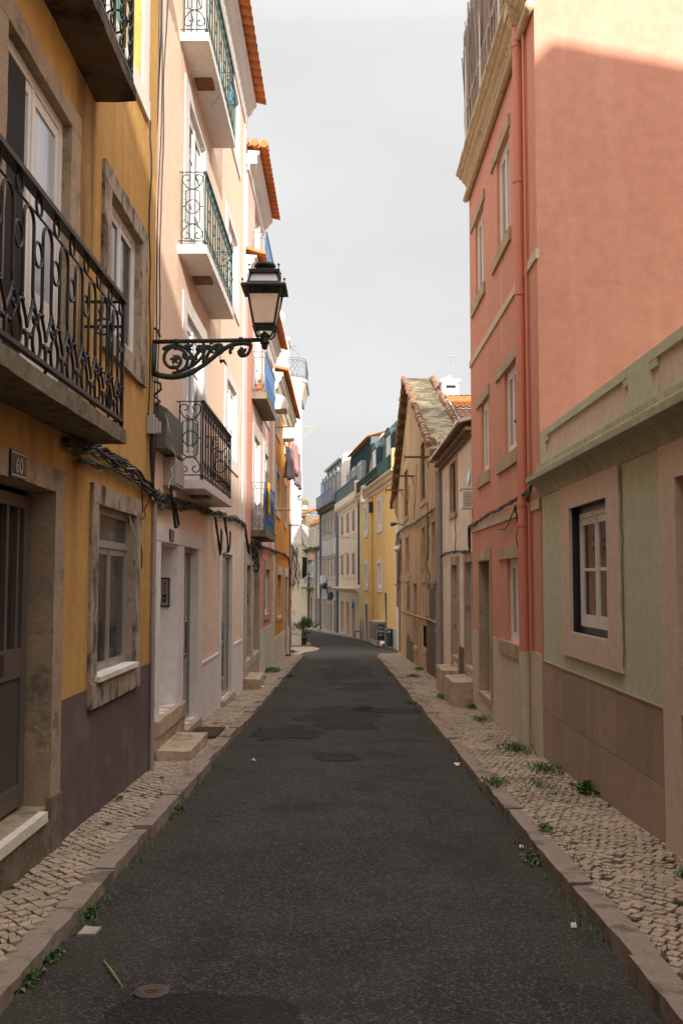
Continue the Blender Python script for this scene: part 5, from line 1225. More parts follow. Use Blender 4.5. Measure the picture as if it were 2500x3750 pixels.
# ---------------- grey weathered house
PG = along(PC, -.115, L); F = FA(PG, -.14); L = 9.7
H = thing('grey_house', 'weathered grey house with arched zinc dormers and a blue balcony', 'house', (3, 72, -2))
cx_ = [(1.3, 2.15), (3.15, 4.0), (4.95, 5.75), (6.6, 7.4), (8.0, 8.85)]
ops = [(a, c, z0, z1, .16, 1) for a, c in cx_ for z0, z1 in ((4.9, 6.3), (1.9, 3.4), (-1.95, .25))]
b = MB(); wall(b, F, 0, L, -2.6, 7.0, ops); shell(b, F, 0, L, -2.6, 7.0, 7); part('wall', b, [M['fgrey'], M['limestone']], H)
dc = ['alu', 'bluebag', 'darkwood', 'greenpaint', 'greydoor']
for i, (a, c) in enumerate(cx_):
    for z0, z1 in ((4.9, 6.3), (1.9, 3.4)):
        w = window(H, F, a, c, z0, z1, .05, .06, .06, 2, (.5,), 'greydoor', 'glass'); surround(w, F, a, c, z0, z1, .2, .2, .2, .02, 'limestone', .002)
    d = MB(); d.box(F, a, c, -.2, -.16, -1.95, .25); d.box(F, a+.1, c-.1, -.16, -.15, -1.8, -.6); D = part('street_door', d, M[dc[i] if i != 3 else 'navy'], H); surround(D, F, a, c, -1.95, .25, .18, .22, 0, .02, 'limestone', .002, jb=-2.4)
b = MB(); b.box(F, 0, L, 0, .012, -2.6, 1.05, back=False); b = MB()
wall(b, lambda u, w_, z: F(u, w_ + .012, z), 0, L, -2.6, 1.05, [(a, c, -1.95, .25, .012) for a, c in cx_]); part('lower_render', b, M['greyplinth'], H)
b = MB(); b.prof(F, -.05, L+.1, [(0, 6.7), (.1, 6.75), (.2, 6.95), (.45, 7.02), (.45, 7.14), (-.5, 7.16), (-.5, 6.9), (0, 6.9)])
for k in range(16): b.box(F, .2+k*.6, .4+k*.6, 0, .35, 6.72, 6.96)
BL = part('balcony', b, M['mossy_slab'], H)
b = MB(); b.box(F, 0, L*.62, .40, .42, 7.14, 7.95); b.box(F, L*.62, L, .40, .42, 7.14, 7.95, 1); b.box(F, 0, L, .38, .44, 7.95, 8.0, 2); part('railing', b, [M['bluepipe'], M['alu_brown'], M['iron_grey']], BL)
b = MB(); b.prof(F, .6, L-.2, [(-.3, 7.1), (-.4, 10.1), (-1.0, 10.2), (-1.0, 7.1)]); part('attic_cladding', b, M['plank'], H)
b = MB(); b.prof(F, .5, L, [(-.2, 10.05), (-.2, 10.2), (-3.0, 11.0), (-3.0, 10.8), (-1, 10.0)]); part('roof', b, M['zinc'], H)
b = MB(); b.prof(F, .0, .5, [(-.25, 7.1), (-.3, 10.3), (-3.0, 11.2), (-3.0, 7.1)]); part('party_wall', b, M['white'], H)
for a in (.5, 2.5, 4.5, 6.5, 8.3):
    q = MB(); n = 10; r = .55
    for k in range(n):
        a0, a1 = PI*k/n, PI*(k+1)/n
        q.face([F(a+.5+r*math.cos(a0), .0, 9.1+.4*math.sin(a0)), F(a+.5+r*math.cos(a1), .0, 9.1+.4*math.sin(a1)), F(a+.5+r*math.cos(a1), -.9, 9.1+.4*math.sin(a1)), F(a+.5+r*math.cos(a0), -.9, 9.1+.4*math.sin(a0))])
    q.face([F(a+.5+r*math.cos(PI*k/n), -.05, 9.1+.4*math.sin(PI*k/n)) for k in range(n+1)])
    for x in (a-.05, a+.95): q.box(F, x, x+.1, -.9, -.05, 7.16, 9.1)
    part('dormer', q, M['zinc'], H); window(H, F, a+.05, a+.95, 7.16, 9.1, .15, .08, .05, 2, (), 'whitepaint', 'glass', 'dormer_window')
downpipe(H, F, L-.05, .08, -2.3, 6.8, .09, 'bluepipe', (-.5, 1.5, 4.)); downpipe(H, F, .08, .08, -2.2, 6.6, .09, 'bluepipe', (0., 3.))
b = MB(); b.box(F, 6.2, 7.0, .05, .4, 1.4, 2.0); b.box(F, 7.0, 7.02, .1, .35, 1.45, 1.95, 1); solo('air_conditioner', b, [M['whitepaint'], M['black']], 'boxy air conditioner on the weathered grey house', 'air conditioner')
b = MB(); bundle(b, [F(0, .1, 1.1), F(3, .12, 1.12), F(6, .12, 1.15), F(L, .1, 1.15)], 4, .03, .08, 3); b.ball(F(6.1, .15, 1.25), .25, 8, 6); b.tube(wiggle(F(4.6, .15, 1.1), F(4.3, .15, .2), 8, .1, 3, 3), .05, 5)
b2 = b; solo('cable_bundle', b2, M['cable'], 'dark cables drooping across the weathered grey house', 'cables')

# ---------------- butter coloured house, and the house after the bend
PB = along(PG, -.14, L); F = FA(PB, -.2); L = 7.5
H = thing('butter_house', 'butter coloured two-storey house with white dormers and a flowered balcony', 'house', (2, 81, -2.2))
cx_ = [(.8, 1.6), (2.4, 3.2), (4.0, 4.9), (5.8, 6.6)]
ops = [(a, c, z0, z1, .16, 1) for a, c in cx_ for z0, z1 in ((1.4, 3.3), (-1.9, .2))]
b = MB(); wall(b, F, 0, L, -2.7, 4.1, ops); shell(b, F, 0, L, -2.7, 4.1, 7); part('wall', b, [M['fcream2'], M['limestone']], H)
b = MB(); wall(b, lambda u, w_, z: F(u, w_+.01, z), 0, L, 1.0, 4.1, [(a, c, 1.4, 3.3, .01) for a, c in cx_]); part('upper_render', b, M['fcream'], H)
for a, c in cx_:
    w = window(H, F, a, c, 1.4, 3.3, .05, .06, .06, 2, (.5,), 'whitepaint', 'glass_curtain'); surround(w, F, a, c, 1.4, 3.3, .2, .2, .15, .02, 'limestone', .002)
    d = MB(); d.box(F, a, c, -.2, -.16, -1.9, .2); D = part('street_door', d, M['darkwood'], H); surround(D, F, a, c, -1.9, .2, .18, .2, 0, .02, 'limestone', .002, jb=-2.5)
b = MB(); b.prof(F, 0, L, [(0, 4.0), (.1, 4.05), (.3, 4.2), (.3, 4.3), (0, 4.35)]); part('cornice', b, M['mossy_slab'], H)
b = MB(); b.box(F, .2, L, -.8, -.3, 4.3, 4.95); b.prof(F, .2, L, [(-.3, 4.9), (-.3, 5.1), (-3, 6.6), (-3, 6.3)]); part('attic', b, M['white'], H)
for a in (.9, 2.5, 4.1, 5.7):
    q = MB(); q.box(F, a, a+.95, -1.2, -.2, 4.4, 6.3); part('dormer', q, M['fcream'], H)
    q = MB(); q.prof(F, a-.1, a+1.05, [(-.1, 6.25), (-.6, 6.75), (-1.3, 6.25)]); part('dormer_roof', q, M['tile'], H)
    window(H, lambda u, w_, z: F(u, w_-.17, z), a+.2, a+.75, 4.7, 6.0, .0, .06, .05, 1, (.5,), 'whitepaint', 'glass', 'dormer_window')
b = MB(); b.rbox(F, 3.4, 7.2, 0, .6, .95, 1.1, .005, .3); BL = part('balcony', b, M['mossy_slab'], H)
b = MB(); k = 3.45
while k < 7.2: b.tube([F(k, .56, 1.1), F(k, .56, 2.0)], .015, 4); k += .16
b.tube([F(3.4, .56, 2.0), F(7.2, .56, 2.0)], .025, 5); b.tube([F(3.42, 0, 2.0), F(3.42, .56, 2.0)], .025, 5); part('railing', b, M['whitepaint'], BL)
downpipe(H, F, 1.95, .1, -2.3, 4.0, .09, 'greypipe', (1.,)); downpipe(H, F, 5.3, .1, -2.4, 4.0, .07, 'iron_grey', (1.,))
def bush(c, r, n, mat, name, label, cat, sz=.05, par=None):
    q = MB(); c = Vector(c)
    for k in range(n):
        v = Vector((RND.gauss(0, 1), RND.gauss(0, 1), RND.gauss(0, 1))).normalized()*r*RND.uniform(.4, 1.1)*(1+.35*noise.noise(Vector((k*.1, r, 1))))
        p = c + v; a = Vector((RND.uniform(-1, 1), RND.uniform(-1, 1), RND.uniform(-.6, 1))).normalized()*sz*RND.uniform(.7, 1.5); s = a.orthogonal().normalized()*sz*.45
        q.face([p-s, p+a*.4+s*.4, p+a, p-a*.1-s*1.2])
    return part(name, q, M[mat], par) if par else solo(name, q, M[mat], label, cat)
for u, z, r, lb in ((3.9, 1.75, .42, 'bushy green plant over the flowered balcony railing'), (6.3, 2.0, .5, 'tall leafy plant at the far end of the flowered balcony')):
    x, y, _ = F(u, .4, 0); P = thing('potted_plant', lb, 'potted plant', (x, y, 1.1))
    q = MB(); q.lathe((x, y), [(.12, 1.1), (.18, 1.4), (.19, 1.42)], 10); part('pot', q, M['clay'], P); bush((x, y, z), r, 260, 'leaf', 'leaves', None, None, .10, P)
P2 = along(PB, -.2, L); F = FA(P2, -.42); L = 16
H = thing('yellow_bend_house', 'pale yellow house past the street bend with dark iron balconies', 'house', (-3, 95, -2.5))
cx_ = [(1.2, 2.1), (3.4, 4.3), (5.8, 6.7), (8.4, 9.4), (11, 12)]
ops = [(a, c, z0, z1, .16, 1) for a, c in cx_ for z0, z1 in ((4.6, 6.2), (1.2, 3.2), (-2.2, 0))]
b = MB(); wall(b, F, 0, L, -3.4, 7.2, ops); shell(b, F, 0, L, -3.4, 7.2, 7); part('wall', b, [M['fcream2'], M['limestone']], H)
for a, c in cx_:
    for z0, z1 in ((4.6, 6.2), (1.2, 3.2)):
        w = window(H, F, a, c, z0, z1, .05, .07, .06, 2, (.5,), 'whitepaint', 'glass'); surround(w, F, a, c, z0, z1, .2, .2, .1, .02, 'limestone', .002)
    q = MB(); q.box(F, a-.4, c+.4, 0, .5, 1.0, 1.12); B_ = part('balcony', q, M['mossy_slab'], H)
    q = MB(); k = a-.38
    while k < c+.4: q.tube([F(k, .47, 1.12), F(k, .47, 2.0)], .015, 4); k += .15
    q.tube([F(a-.4, .47, 2), F(c+.4, .47, 2)], .03, 4); part('railing', q, M['iron_black'], B_)
    d = MB(); d.box(F, a, c, -.2, -.16, -2.2, 0); part('street_door', d, M['darkwood'], H)
b = MB(); corrug(b, F, 0, L, -3, 8.3, .4, 7.25, .25, .05, rows=4); part('roof', b, M['tile'], H)

# ---------------- white corner building on the left
YW = 46.9; F = FY(YW); FS = FA((-1.9, YW), -.13)
H = thing('white_corner_building', 'white corner building with old stone base and round iron railed terrace', 'building', (-5, 52, -1.6))
b = MB(); b.face([F(-9, 0, -2), F(-1.9, 0, -2), F(-1.9, 0, 11.15), F(-9, 0, 11.15)])
FSR = lambda u, w_, z: FS(u, -w_, z)
b.face([FS(0, 0, -2), FS(22, 0, -2), FS(22, 0, 11.15), FS(0, 0, 11.15)]); b.face([F(-9, 0, -2), F(-9, -22, -2), F(-9, -22, 11.15), F(-9, 0, 11.15)])
b.face([F(-9, 0, 11.15), F(-1.9, 0, 11.15), FS(22, 0, 11.15), F(-9, -22, 11.15)]); part('wall', b, M['white'], H)
b = MB(); zs = [-1.9, -.55, .25, 1.15, 1.9, 2.75, 3.4]
for i, (z0, z1) in enumerate(zip(zs, zs[1:])): b.rbox(F, -2.62 - .05*(i % 2), -1.88, 0, .03, z0+.006, z1-.006, .01, .1, nw=1, back=False); b.rbox(FSR, 0, 1.2 + .3*(i % 2), 0, .02, z0+.006, z1-.006, .01, .15, nw=1, back=False)
part('stone_base', b, M['limewhite'], H)
b = MB(); b.rbox(F, -6, -1.84, 0, .06, 4.46, 4.56, .004); b.prof(FSR, 0, 6, [(0, 4.46), (.06, 4.46), (.06, 4.56), (0, 4.56)]); part('string_course', b, M['limewhite'], H)
b = MB(); cxt, cyt, rt = -2.45, YW+.55, .78
def tring(r, z): return [(-5.5, cyt-r, z), (cxt, cyt-r, z)] + [(cxt + r*math.sin(a), cyt - r*math.cos(a), z) for a in (.2, .4, .6, .8, 1.0, 1.2, 1.4, PI/2)] + [(cxt+r, cyt+3, z)]
prs = [(.56, 10.35), (.60, 10.6), (.70, 10.95), (.74, 11.05), (.82, 11.12), (.82, 11.24), (.76, 11.28)]
rr = [tring(r, z) for r, z in prs]; n = len(rr[0])
b.idx([p for r in rr for p in r], [(j*n+i, j*n+i+1, (j+1)*n+i+1, (j+1)*n+i) for j in range(len(rr)-1) for i in range(n-1)]); b.face(rr[-1]); b.face(rr[0]); TB = part('terrace', b, M['limewhite'], H)
b = MB(); path = tring(.74, 0)
def along_path(s):
    for a_, c_ in zip(path, path[1:]):
        l = math.dist(a_, c_)
        if s <= l: t = s/l; return (a_[0]+(c_[0]-a_[0])*t, a_[1]+(c_[1]-a_[1])*t)
        s -= l
    return path[-1][:2]
for z in (11.32, 12.12, 12.22): b.tube([(*p[:2], z) for p in path], .014, 5)
s = 2.2
while s < 7:
    G = lambda p, z: (*along_path(s+p), z)
    lines3(b, G, [bez((0, 11.32), (.2, 11.5), (-.02, 11.6), (.0, 11.75), 8) + bez((0, 11.75), (.22, 11.9), (.2, 12.0), (.1, 12.12), 8), bez((.2, 11.32), (0, 11.5), (.22, 11.6), (.2, 11.75), 8) + bez((.2, 11.75), (-.02, 11.9), (0, 12.0), (.1, 12.12), 8), arc(.1, 11.40, .06, 0, 6.28, 8), arc(.1, 12.04, .06, 0, 6.28, 8)], .009, 4); s += .22
b.tube([(-2.35 + .35*math.cos(t), YW-.2, 12.22 + .35*math.sin(t)) for t in [PI*k/10 for k in range(11)]], .012, 5)
for k in (-1, 1): b.tube([(-2.35 + k*.1 + .09*math.cos(t), YW-.2, 12.7 + .09*math.sin(t)) for t in [k*.6*q for q in range(9)]], .009, 4)
part('railing', b, M['iron_grey'], TB)
b = MB(); b.box(ID, -3.4, -2.62, 48.4, 50, 11.1, 13.45); b.box(ID, -3.5, -2.55, 48.3, 50.1, 13.45, 13.6); b.lathe((-3.2, 49), [(.3, 13.6), (.2, 14.4), (.34, 14.6), (.38, 14.9), (.2, 15.1)], 14); part('chimney', b, M['white'], H)
b = MB(); b.tube([F(-1.9, -.3, 8.98), F(-1.34, -.35, 8.95)], .03, 6); b.tube([F(-1.88, -.3, 8.35), F(-1.36, -.35, 8.93)], .014, 5)
for k in (.15, .4): b.tube([F(-1.9+k, -.32, 8.97), F(-1.9+k, -.32, 8.9)], .012, 5)
solo('drying_pole', b, M['palewood'], 'braced drying pole high on the white corner building', 'drying pole')
cloth('sheet', ((-1.86, 47.3, 4.3), (-1.62, 48.6, 4.2)), 1.0, 'cloth_white', 'white sheet hanging on the white corner building', 'laundry', 12, .08)
b = MB(); b.box(ID, -1.9, -1.6, 47.4, 47.9, 4.98, 5.02, 1); b.box(ID, -1.85, -1.65, 47.5, 47.8, 5.02, 5.22)
P = thing('window_box', 'grey planter with grassy plant on a white wall bracket', 'potted plant', (-1.75, 47.65, 4.98)); part('pot', b, [M['greybox'], M['iron_grey']], P); bush((-1.74, 47.65, 5.32), .2, 160, 'leafdry', 'leaves', None, None, .09, P)
LP = thing('street_lamp', 'small far wall lantern on the white corner building', 'street lamp', (-1.9, 47.2, 2.5))
b = MB(); x0, y0 = -1.45, 47.2; b.tube([(-1.92, y0, 2.92), (x0+.2, y0, 2.92)], .02, 6); b.tube([(-1.92, y0, 2.66), (-1.6, y0, 2.9)], .014, 5); part('bracket', b, M['iron_lamp'], LP)
b = MB(); b.lathe((x0, y0), [(.12, 2.60), (.19, 2.95)], 4); part('pane', b, M['frost'], LP)
b = MB(); b.lathe((x0, y0), [(.22, 2.95), (.2, 2.98), (.13, 3.08), (.14, 3.1), (.04, 3.15), (.06, 3.2), (.01, 3.22)], 8); b.lathe((x0, y0), [(.13, 2.56), (.13, 2.6)], 4); b.tube([(x0, y0, 2.45), (x0, y0, 2.58)], .03, 6); part('hood', b, M['iron_lamp'], LP)
cloth('banner', ((-1.88, 47.5, 2.72), (-1.66, 47.7, 2.75)), .95, 'cloth_dark', 'dark worn furled awning hanging under the far wall lantern', 'awning', 14, .05, .2)
b = MB(); b.box(ID, -1.72, -1.30, 49.0, 49.04, 2.12, 2.38); b.prof(lambda u, w_, z: (u, 49.02 - w_, z), -1.62, -1.4, [(.0, 2.0), (.02, 2.0), (.02, 2.12), (0, 2.12)]); b.tube([(-1.95, 49.02, 2.4), (-1.28, 49.02, 2.4)], .015, 5); solo('hanging_sign', b, M['cyanplaque'], 'pale turquoise hanging sign below the far wall lantern', 'sign')
b = MB()
for k in range(6): b.tube(wiggle((-2.45+k*.06, 46.82, 3.5-.1*k), (-2.25+.07*k, 46.84, 1.2+.25*(k % 3)), 14, .12, 3, k+30), .016, 4)
for k in range(2): b.tube(wiggle((-2.45, 46.84, 3.4), (-2.1, 46.82, 3.2), 18, .1, 4, k+40, 1.9), .014, 4)
solo('cable_bundle', b, M['cable'], 'tangled black cables dangling on the white corner building stone base', 'cables')
P = thing('potted_palm', 'fan palm in a black pot against the white corner building', 'potted plant', (-1.75, 47.0, gz(47)+.06))
z = gz(47)+.06; b = MB(); b.lathe((-1.75, 47), [(.10, z), (.145, z+.34), (.155, z+.34), (.155, z+.38), (.12, z+.37)], 14); part('pot', b, M['black'], P)
b = MB()
for k in range(26):
    a = k*2.4 + RND.uniform(-.3, .3); el = RND.uniform(.15, 1.35); ln = RND.uniform(.45, .75); base = Vector((-1.75, 47, z+.40))
    d = Vector((math.cos(a)*math.cos(el), math.sin(a)*math.cos(el), math.sin(el))); tip = base + d*ln; b.tube([base, tip], .008, 4)
    s = d.cross(Vector((0, 0, 1))).normalized(); up = s.cross(d)
    for j in range(13):
        t = (j-6)/6*1.35; dd = (d*math.cos(t) + s*math.sin(t)).normalized(); e = tip + dd*.40 + up*.02 - Vector((0, 0, .09*abs(t))); q = up.cross(dd).normalized()*.017
        b.face([tip-q*.5, tip+dd*.2-q, e, tip+dd*.2+q])
part('fronds', b, M['leafdark'], P)

# ---------------- street furniture at the far end
F = FA(PY, -.099)
C_ = thing('utility_cabinet', 'grey utility cabinet covered in torn posters and white graffiti', 'utility cabinet', F(4.6, .25, gz(47)+.08))
z = gz(47)+.06
b = MB(); b.box(F, 3.9, 5.9, .03, .45, z+.16, z+1.08); b.box(F, 3.86, 5.94, .0, .49, z+1.08, z+1.13); b.box(F, 3.95, 5.85, .05, .43, z, z+.16); part('body', b, M['greybox'], C_)
b = MB(); b.box(F, 3.95, 5.85, .45, .458, z+.26, z+1.0); part('poster', b, M['poster'], C_)
b = MB(); b.box(F, 3.888, 3.9, .08, .42, z+.28, z+1.0); part('dark_panel', b, M['navy'], C_)
FE = lambda u, w_, zz: F(3.888 - w_, .25 - u, zz)
for tx, zz, sz in (('GO', z+.80, .15), ('MW', z+.62, .17), ('LO', z+.48, .13)):
    tm = text_mb(tx, FE, 0, zz, sz, .002, depth=.001); part('graffiti', tm, M['graffiti_white'], C_)
b = MB(); x, y = 2.14, 44.3; z = gz(44.3)+.06
b.lathe((x, y), [(.15, z+.06), (.17, z+.1), (.185, z+.62), (.19, z+.66)], 16); BN = solo('litter_bin', b, M['slate'], 'dark teal round litter bin at the alley corner', 'bin')
b = MB(); b.lathe((x, y), [(.195, z+.74), (.2, z+.78), (.15, z+.83), (.06, z+.85)], 16)
part('lid', b, M['slate'], BN)
for a in range(5): b = MB(); b.tube([(x+.18*math.cos(a*1.256), y+.18*math.sin(a*1.256), z+.64), (x+.18*math.cos(a*1.256), y+.18*math.sin(a*1.256), z+.76)], .02, 5); part('lid_support', b, M['slate'], BN)
for a in range(3): b = MB(); b.tube([(x+.12*math.cos(a*2.1), y+.12*math.sin(a*2.1), z), (x+.12*math.cos(a*2.1), y+.12*math.sin(a*2.1), z+.07)], .025, 5); part('foot', b, M['slate'], BN)
b = MB()
for k, (dx, r, hh) in enumerate(((0, .12, .26), (-.06, .08, .2))): b.ball((x-.30+dx, y+.3, z+.12+.05*k), r, 9, 7, sz=1.2)
b.mb = None; BG = solo('plastic_bag', b, M['cloth_white'], 'white and red plastic bag on the ground beside the litter bin', 'bag')
b = MB(); b.box(ID, x-.36, x-.24, y+.17, y+.18, z+.04, z+.16); part('print', b, M['redprint'], BG)
def post(x, y, h, lean, label, r=.045):
    z = gz(y)+.05; b = MB(); b.tube([(x, y, z), (x+lean, y, z+h)], r, 9); return solo('bollard_post', b, M['iron_grey'], label, 'post')
post(1.40, 54.3, 3.0, -.06, 'bare grey metal pole standing by the yellow house doorway'); post(2.12, 46.2, 2.45, -.09, 'leaning rusty metal pole behind the graffitied utility cabinet')
b = MB(); z = gz(55)+.06; b.box(ID, .74, 1.06, 54.9, 55.25, z+.42, z+.46)
ST = solo('stool', b, M['black'], 'small black stool left on the pavement by the teal attic house', 'stool')
for sx, sy in ((-1, -1), (1, -1), (-1, 1), (1, 1)):
    q = MB(); q.tube([(.9+sx*.13, 55.07+sy*.13, z+.43), (.9+sx*.2, 55.07+sy*.19, z)], .022, 6); part('leg', q, M['black'], ST)
S_ = thing('traffic_sign', 'round blue traffic sign with white plate on a post by the grey house', 'traffic sign', (-.75, 68.3, gz(68)+.05))
z = gz(68)+.05; b = MB(); b.tube([(-.75, 68.3, z), (-.75, 68.3, z+3.2)], .04, 8); part('post', b, M['zinc'], S_)
b = MB(); d0 = Vector((-.80, .6, 0)).normalized(); c0 = Vector((-.75, 68.25, z+2.5)); t0 = Vector((d0.y, -d0.x, 0))
fr = [c0 + t0*.3*math.cos(t*PI/12) + Vector((0, 0, .3*math.sin(t*PI/12))) - d0*.03 for t in range(24)]; bk = [p + d0*.02 for p in fr]
b.face(fr); b.face(bk); b.idx(fr+bk, [(i, (i+1) % 24, 24+(i+1) % 24, 24+i) for i in range(24)]); part('disc', b, M['signblue'], S_)
b = MB(); b.box(ID, -.93, -.57, 68.2, 68.22, z+1.92, z+2.12); b.box(ID, -.85, -.65, 68.19, 68.2, z+1.98, z+2.06, 1); part('plate', b, [M['whitepaint'], M['redprint']], S_)
b = MB(); y = 125; z0 = 9.4
for dz in (0, .75): b.tube([(-9, y, z0+dz), (1, y, z0+dz)], .07, 4)
k = -9.
while k < 1: b.tube([(k, y, z0), (k+.4, y, z0+.75), (k+.8, y, z0)], .045, 4); k += .8
b.tube([(-2.5, y, -3), (-2.5, y, 14)], .10, 4)
solo('crane', b, M['iron_blue'], 'blue lattice crane jib crossing the sky far beyond the street', 'crane')
b = MB()
for k, (a, c) in enumerate((((-1.6, 47.5, 4.4), (1.0, 60, 4.2)), ((-1.4, 47.2, 2.9), (-.2, 67.6, 3.6)), ((-1.4, 47.2, 2.75), (.4, 62.5, 3.4)))): b.tube(wiggle(a, c, 14, .0, 1, k, .25), .012, 4)
solo('overhead_wires', b, M['cable'], 'thin overhead wires crossing the far end of the street', 'wires')
# ================================================================== GROUND
def strip(mb, xs, ys, dz=0., mi=0, amp=0.):
    vs = [(x, y, gz(y) + dz + amp*noise.noise(Vector((x*.9, y*.9, 0)))) for y in ys for x in xs]; n = len(xs)
    mb.idx(vs, [(j*n+i, j*n+i+1, (j+1)*n+i+1, (j+1)*n+i) for j in range(len(ys)-1) for i in range(n-1)], mi)
b = MB()
strip(b, [-300, -60, -8, -4, -2.3] + [-2 + .25*k for k in range(17)] + [2.3, 4, 8, 60, 300], [-40, -15, -5] + [.5*k for k in range(-4, 84)] + [42+2*k for k in range(1, 35)] + [125, 170, 260, 600], 0, 0, 0.)
solo('road', b, M['asphalt'], kind='structure', loc=(0, 0, 0))
def blob(cx, cy, rx, ry, seed, dz=.005, n=72, sharp=.35):
    pts = []
    for k in range(n):
        a = 2*PI*k/n; r = 1 + sharp*1.6*noise.noise(Vector((math.cos(a)*1.5, math.sin(a)*1.5, seed))) + sharp*1.3*noise.noise(Vector((math.cos(a)*4, math.sin(a)*4, seed))) + sharp*.6*noise.noise(Vector((math.cos(a)*12, math.sin(a)*12, seed)))
        pts.append((cx + rx*r*math.cos(a), cy + ry*r*math.sin(a)))
    q = MB(); rings = 6; c = []
    for j in range(rings, 0, -1): c += [(cx + (x-cx)*j/rings, cy + (y-cy)*j/rings) for x, y in pts]
    V = [(x, y, gz(y) + dz) for x, y in c] + [(cx, cy, gz(cy) + dz)]
    fs = [(j*n+i, j*n+(i+1) % n, (j+1)*n+(i+1) % n, (j+1)*n+i) for j in range(rings-1) for i in range(n)] + [((rings-1)*n+i, (rings-1)*n+(i+1) % n, rings*n) for i in range(n)]
    q.idx(V, fs); return q
for i, (x, y, rx, ry) in enumerate(((.05, 15.6, .62, 1.7), (-.80, 13.5, .42, .85), (-.04, 11.3, .24, .38), (.1, 27.5, .8, 3.2), (.45, 22, .5, 1.2), (-.55, 4.02, .42, .32), (.75, 16.6, .5, .5), (-.2, 33, .8, 1.8))):
    solo('road_patch', blob(x, y, rx, ry, i*3.1 + 1, sharp=.08 if i == 5 else .35), M['asphalt_dark'], kind='structure')
def kerb(x0, x1, y0, y1, h):
    mb = MB(); y = y0
    while y < y1 - .2:
        ln = RND.uniform(.75, 1.35); e = min(y + ln, y1); dz = RND.uniform(-.016, .014); dx = RND.uniform(-.022, .018); tl = RND.uniform(-.012, .012)
        K = lambda u, w, z: (w + dx + tl*(u-y), u, z + gz(u) + dz + tl*.6*(u-y))
        mb.rbox(K, y + .008, e - .008, x0, x1, -.12, h, .010, .10, 7.); y = e
    return mb
solo('kerb', kerb(-1.50, -1.36, -2, 36.6, .085), M['kerb'], kind='structure'); solo('kerb', kerb(1.28, 1.42, -2, 36.8, .085), M['kerb'], kind='structure')
def cobbles(xa, xb, y0, y1, ang, h, p=.068):
    mb = MB(); ca, sa = math.cos(ang), math.sin(ang); cx, cy = (xa+xb)/2, (y0+y1)/2; R_ = int(math.hypot(xb-xa, y1-y0)/p/2) + 4
    for i in range(-R_, R_):
        for j in range(-R_, R_):
            u = (i + .5)*p; v = (j + .5*(i % 2)*.6)*p
            x = cx + u*ca - v*sa; y = cy + u*sa + v*ca
            wv = noise.noise(Vector((x*1.1, y*1.1, 3)))*.05; x += wv; y += noise.noise(Vector((x*1.3, y*1.3, 9)))*.05
            if not (xa-.01 < x < xb+.01 and y0 < y < y1): continue
            if RND.random() < .015: continue
            g = RND.uniform(.004, .009); hz = gz(y) + h + RND.uniform(-.003, .003) + .012*noise.noise(Vector((x*2, y*2, 5)))
            q = []
            for a, c in ((-1, -1), (1, -1), (1, 1), (-1, 1)):
                uu = a*(p/2 - g) + RND.uniform(-.009, .009); vv = c*(p/2 - g) + RND.uniform(-.009, .009)
                q.append((x + uu*ca - vv*sa, y + uu*sa + vv*ca))
            mx = sum(t[0] for t in q)/4; my = sum(t[1] for t in q)/4
            tx_, ty_ = RND.uniform(-.035, .035), RND.uniform(-.035, .035)
            top = [(mx + (a-mx)*.95, my + (c-my)*.95, hz + (a-mx)*tx_ + (c-my)*ty_) for a, c in q]
            mid = [(a, c, hz - .004) for a, c in q]; bot = [(a, c, hz - .04) for a, c in q]
            mb.idx(top + mid + bot, [(0, 1, 2, 3)] + [(k, (k+1) % 4, 4+(k+1) % 4, 4+k) for k in range(4)] + [(4+k, 4+(k+1) % 4, 8+(k+1) % 4, 8+k) for k in range(4)])
    return mb
for nm, xa, xb, y1, an in (('l', -1.98, -1.50, 39.6, .72), ('r', 1.42, 2.2, 37.9, .80)):
    q = cobbles(xa, xb, 0, y1, an, .080); s_ = MB()
    ys = [.5*k for k in range(-8, int(y1*2)+1)]
    vs = [(x, y, gz(y) + .060 + .008*noise.noise(Vector((x*3, y*3, 2)))) for y in ys for x in (xa-.06, (xa+xb)/2, xb+.005)]; n = 3
    q.idx(vs, [(j*n+i, j*n+i+1, (j+1)*n+i+1, (j+1)*n+i) for j in range(len(ys)-1) for i in range(n-1)], 1)
    e = [(x, y1, gz(y1)+z) for z in (-.1, .068) for x in (xa-.06, xb)]; q.idx(e, [(0, 1, 3, 2)], 1)
    solo('sidewalk', q, [M['cobble'], M['joint']], kind='structure', loc=(0, 0, 0))
# cobbled alleys and the pavement beyond
def poly(name, pts, h, mat):
    q = MB(); t = [(x, y, gz(y)+h) for x, y in pts]; d_ = [(x, y, gz(y)-.1) for x, y in pts]; n = len(pts); q.face(t)
    q.idx(t+d_, [(i, (i+1) % n, n+(i+1) % n, n+i) for i in range(n)]); return solo(name, q, M[mat], kind='structure')
poly('pavement', [(-9, 39.6), (-1.9, 39.6), (-1.15, 41.5), (-.95, 44), (-1.3, 46.3), (-9, 46.8)], .03, 'sett')
poly('sidewalk', [(-2.5, 46.7), (-1.45, 46.9), (-1.5, 49), (-3.6, 64), (-4.0, 64)], .07, 'sett')
poly('sidewalk', [(2.35, 43.2), (1.95, 47.5), (1.45, 52.0), (.55, 58.5), (-.35, 64), (-1.45, 71), (-2.5, 77.5), (-4.4, 86), (-3, 86.4), (-1.2, 77.6), (.1, 67.7), (1.3, 56.8), (2.7, 43)], .075, 'sett')
b = MB(); x, y = -.80, 4.33; z = gz(y) + .008; b.lathe((x, y), [(.075, z-.02), (.075, z+.004), (.055, z+.010), (.03, z+.006), (.028, z+.010), (.001, z+.010)], 18); b.box(ID, x-.02, x+.02, y-.012, y+.012, z+.009, z+.014)
solo('valve_cover', b, M['valve'], 'small round iron valve cover set in the dark asphalt patch', 'valve cover')
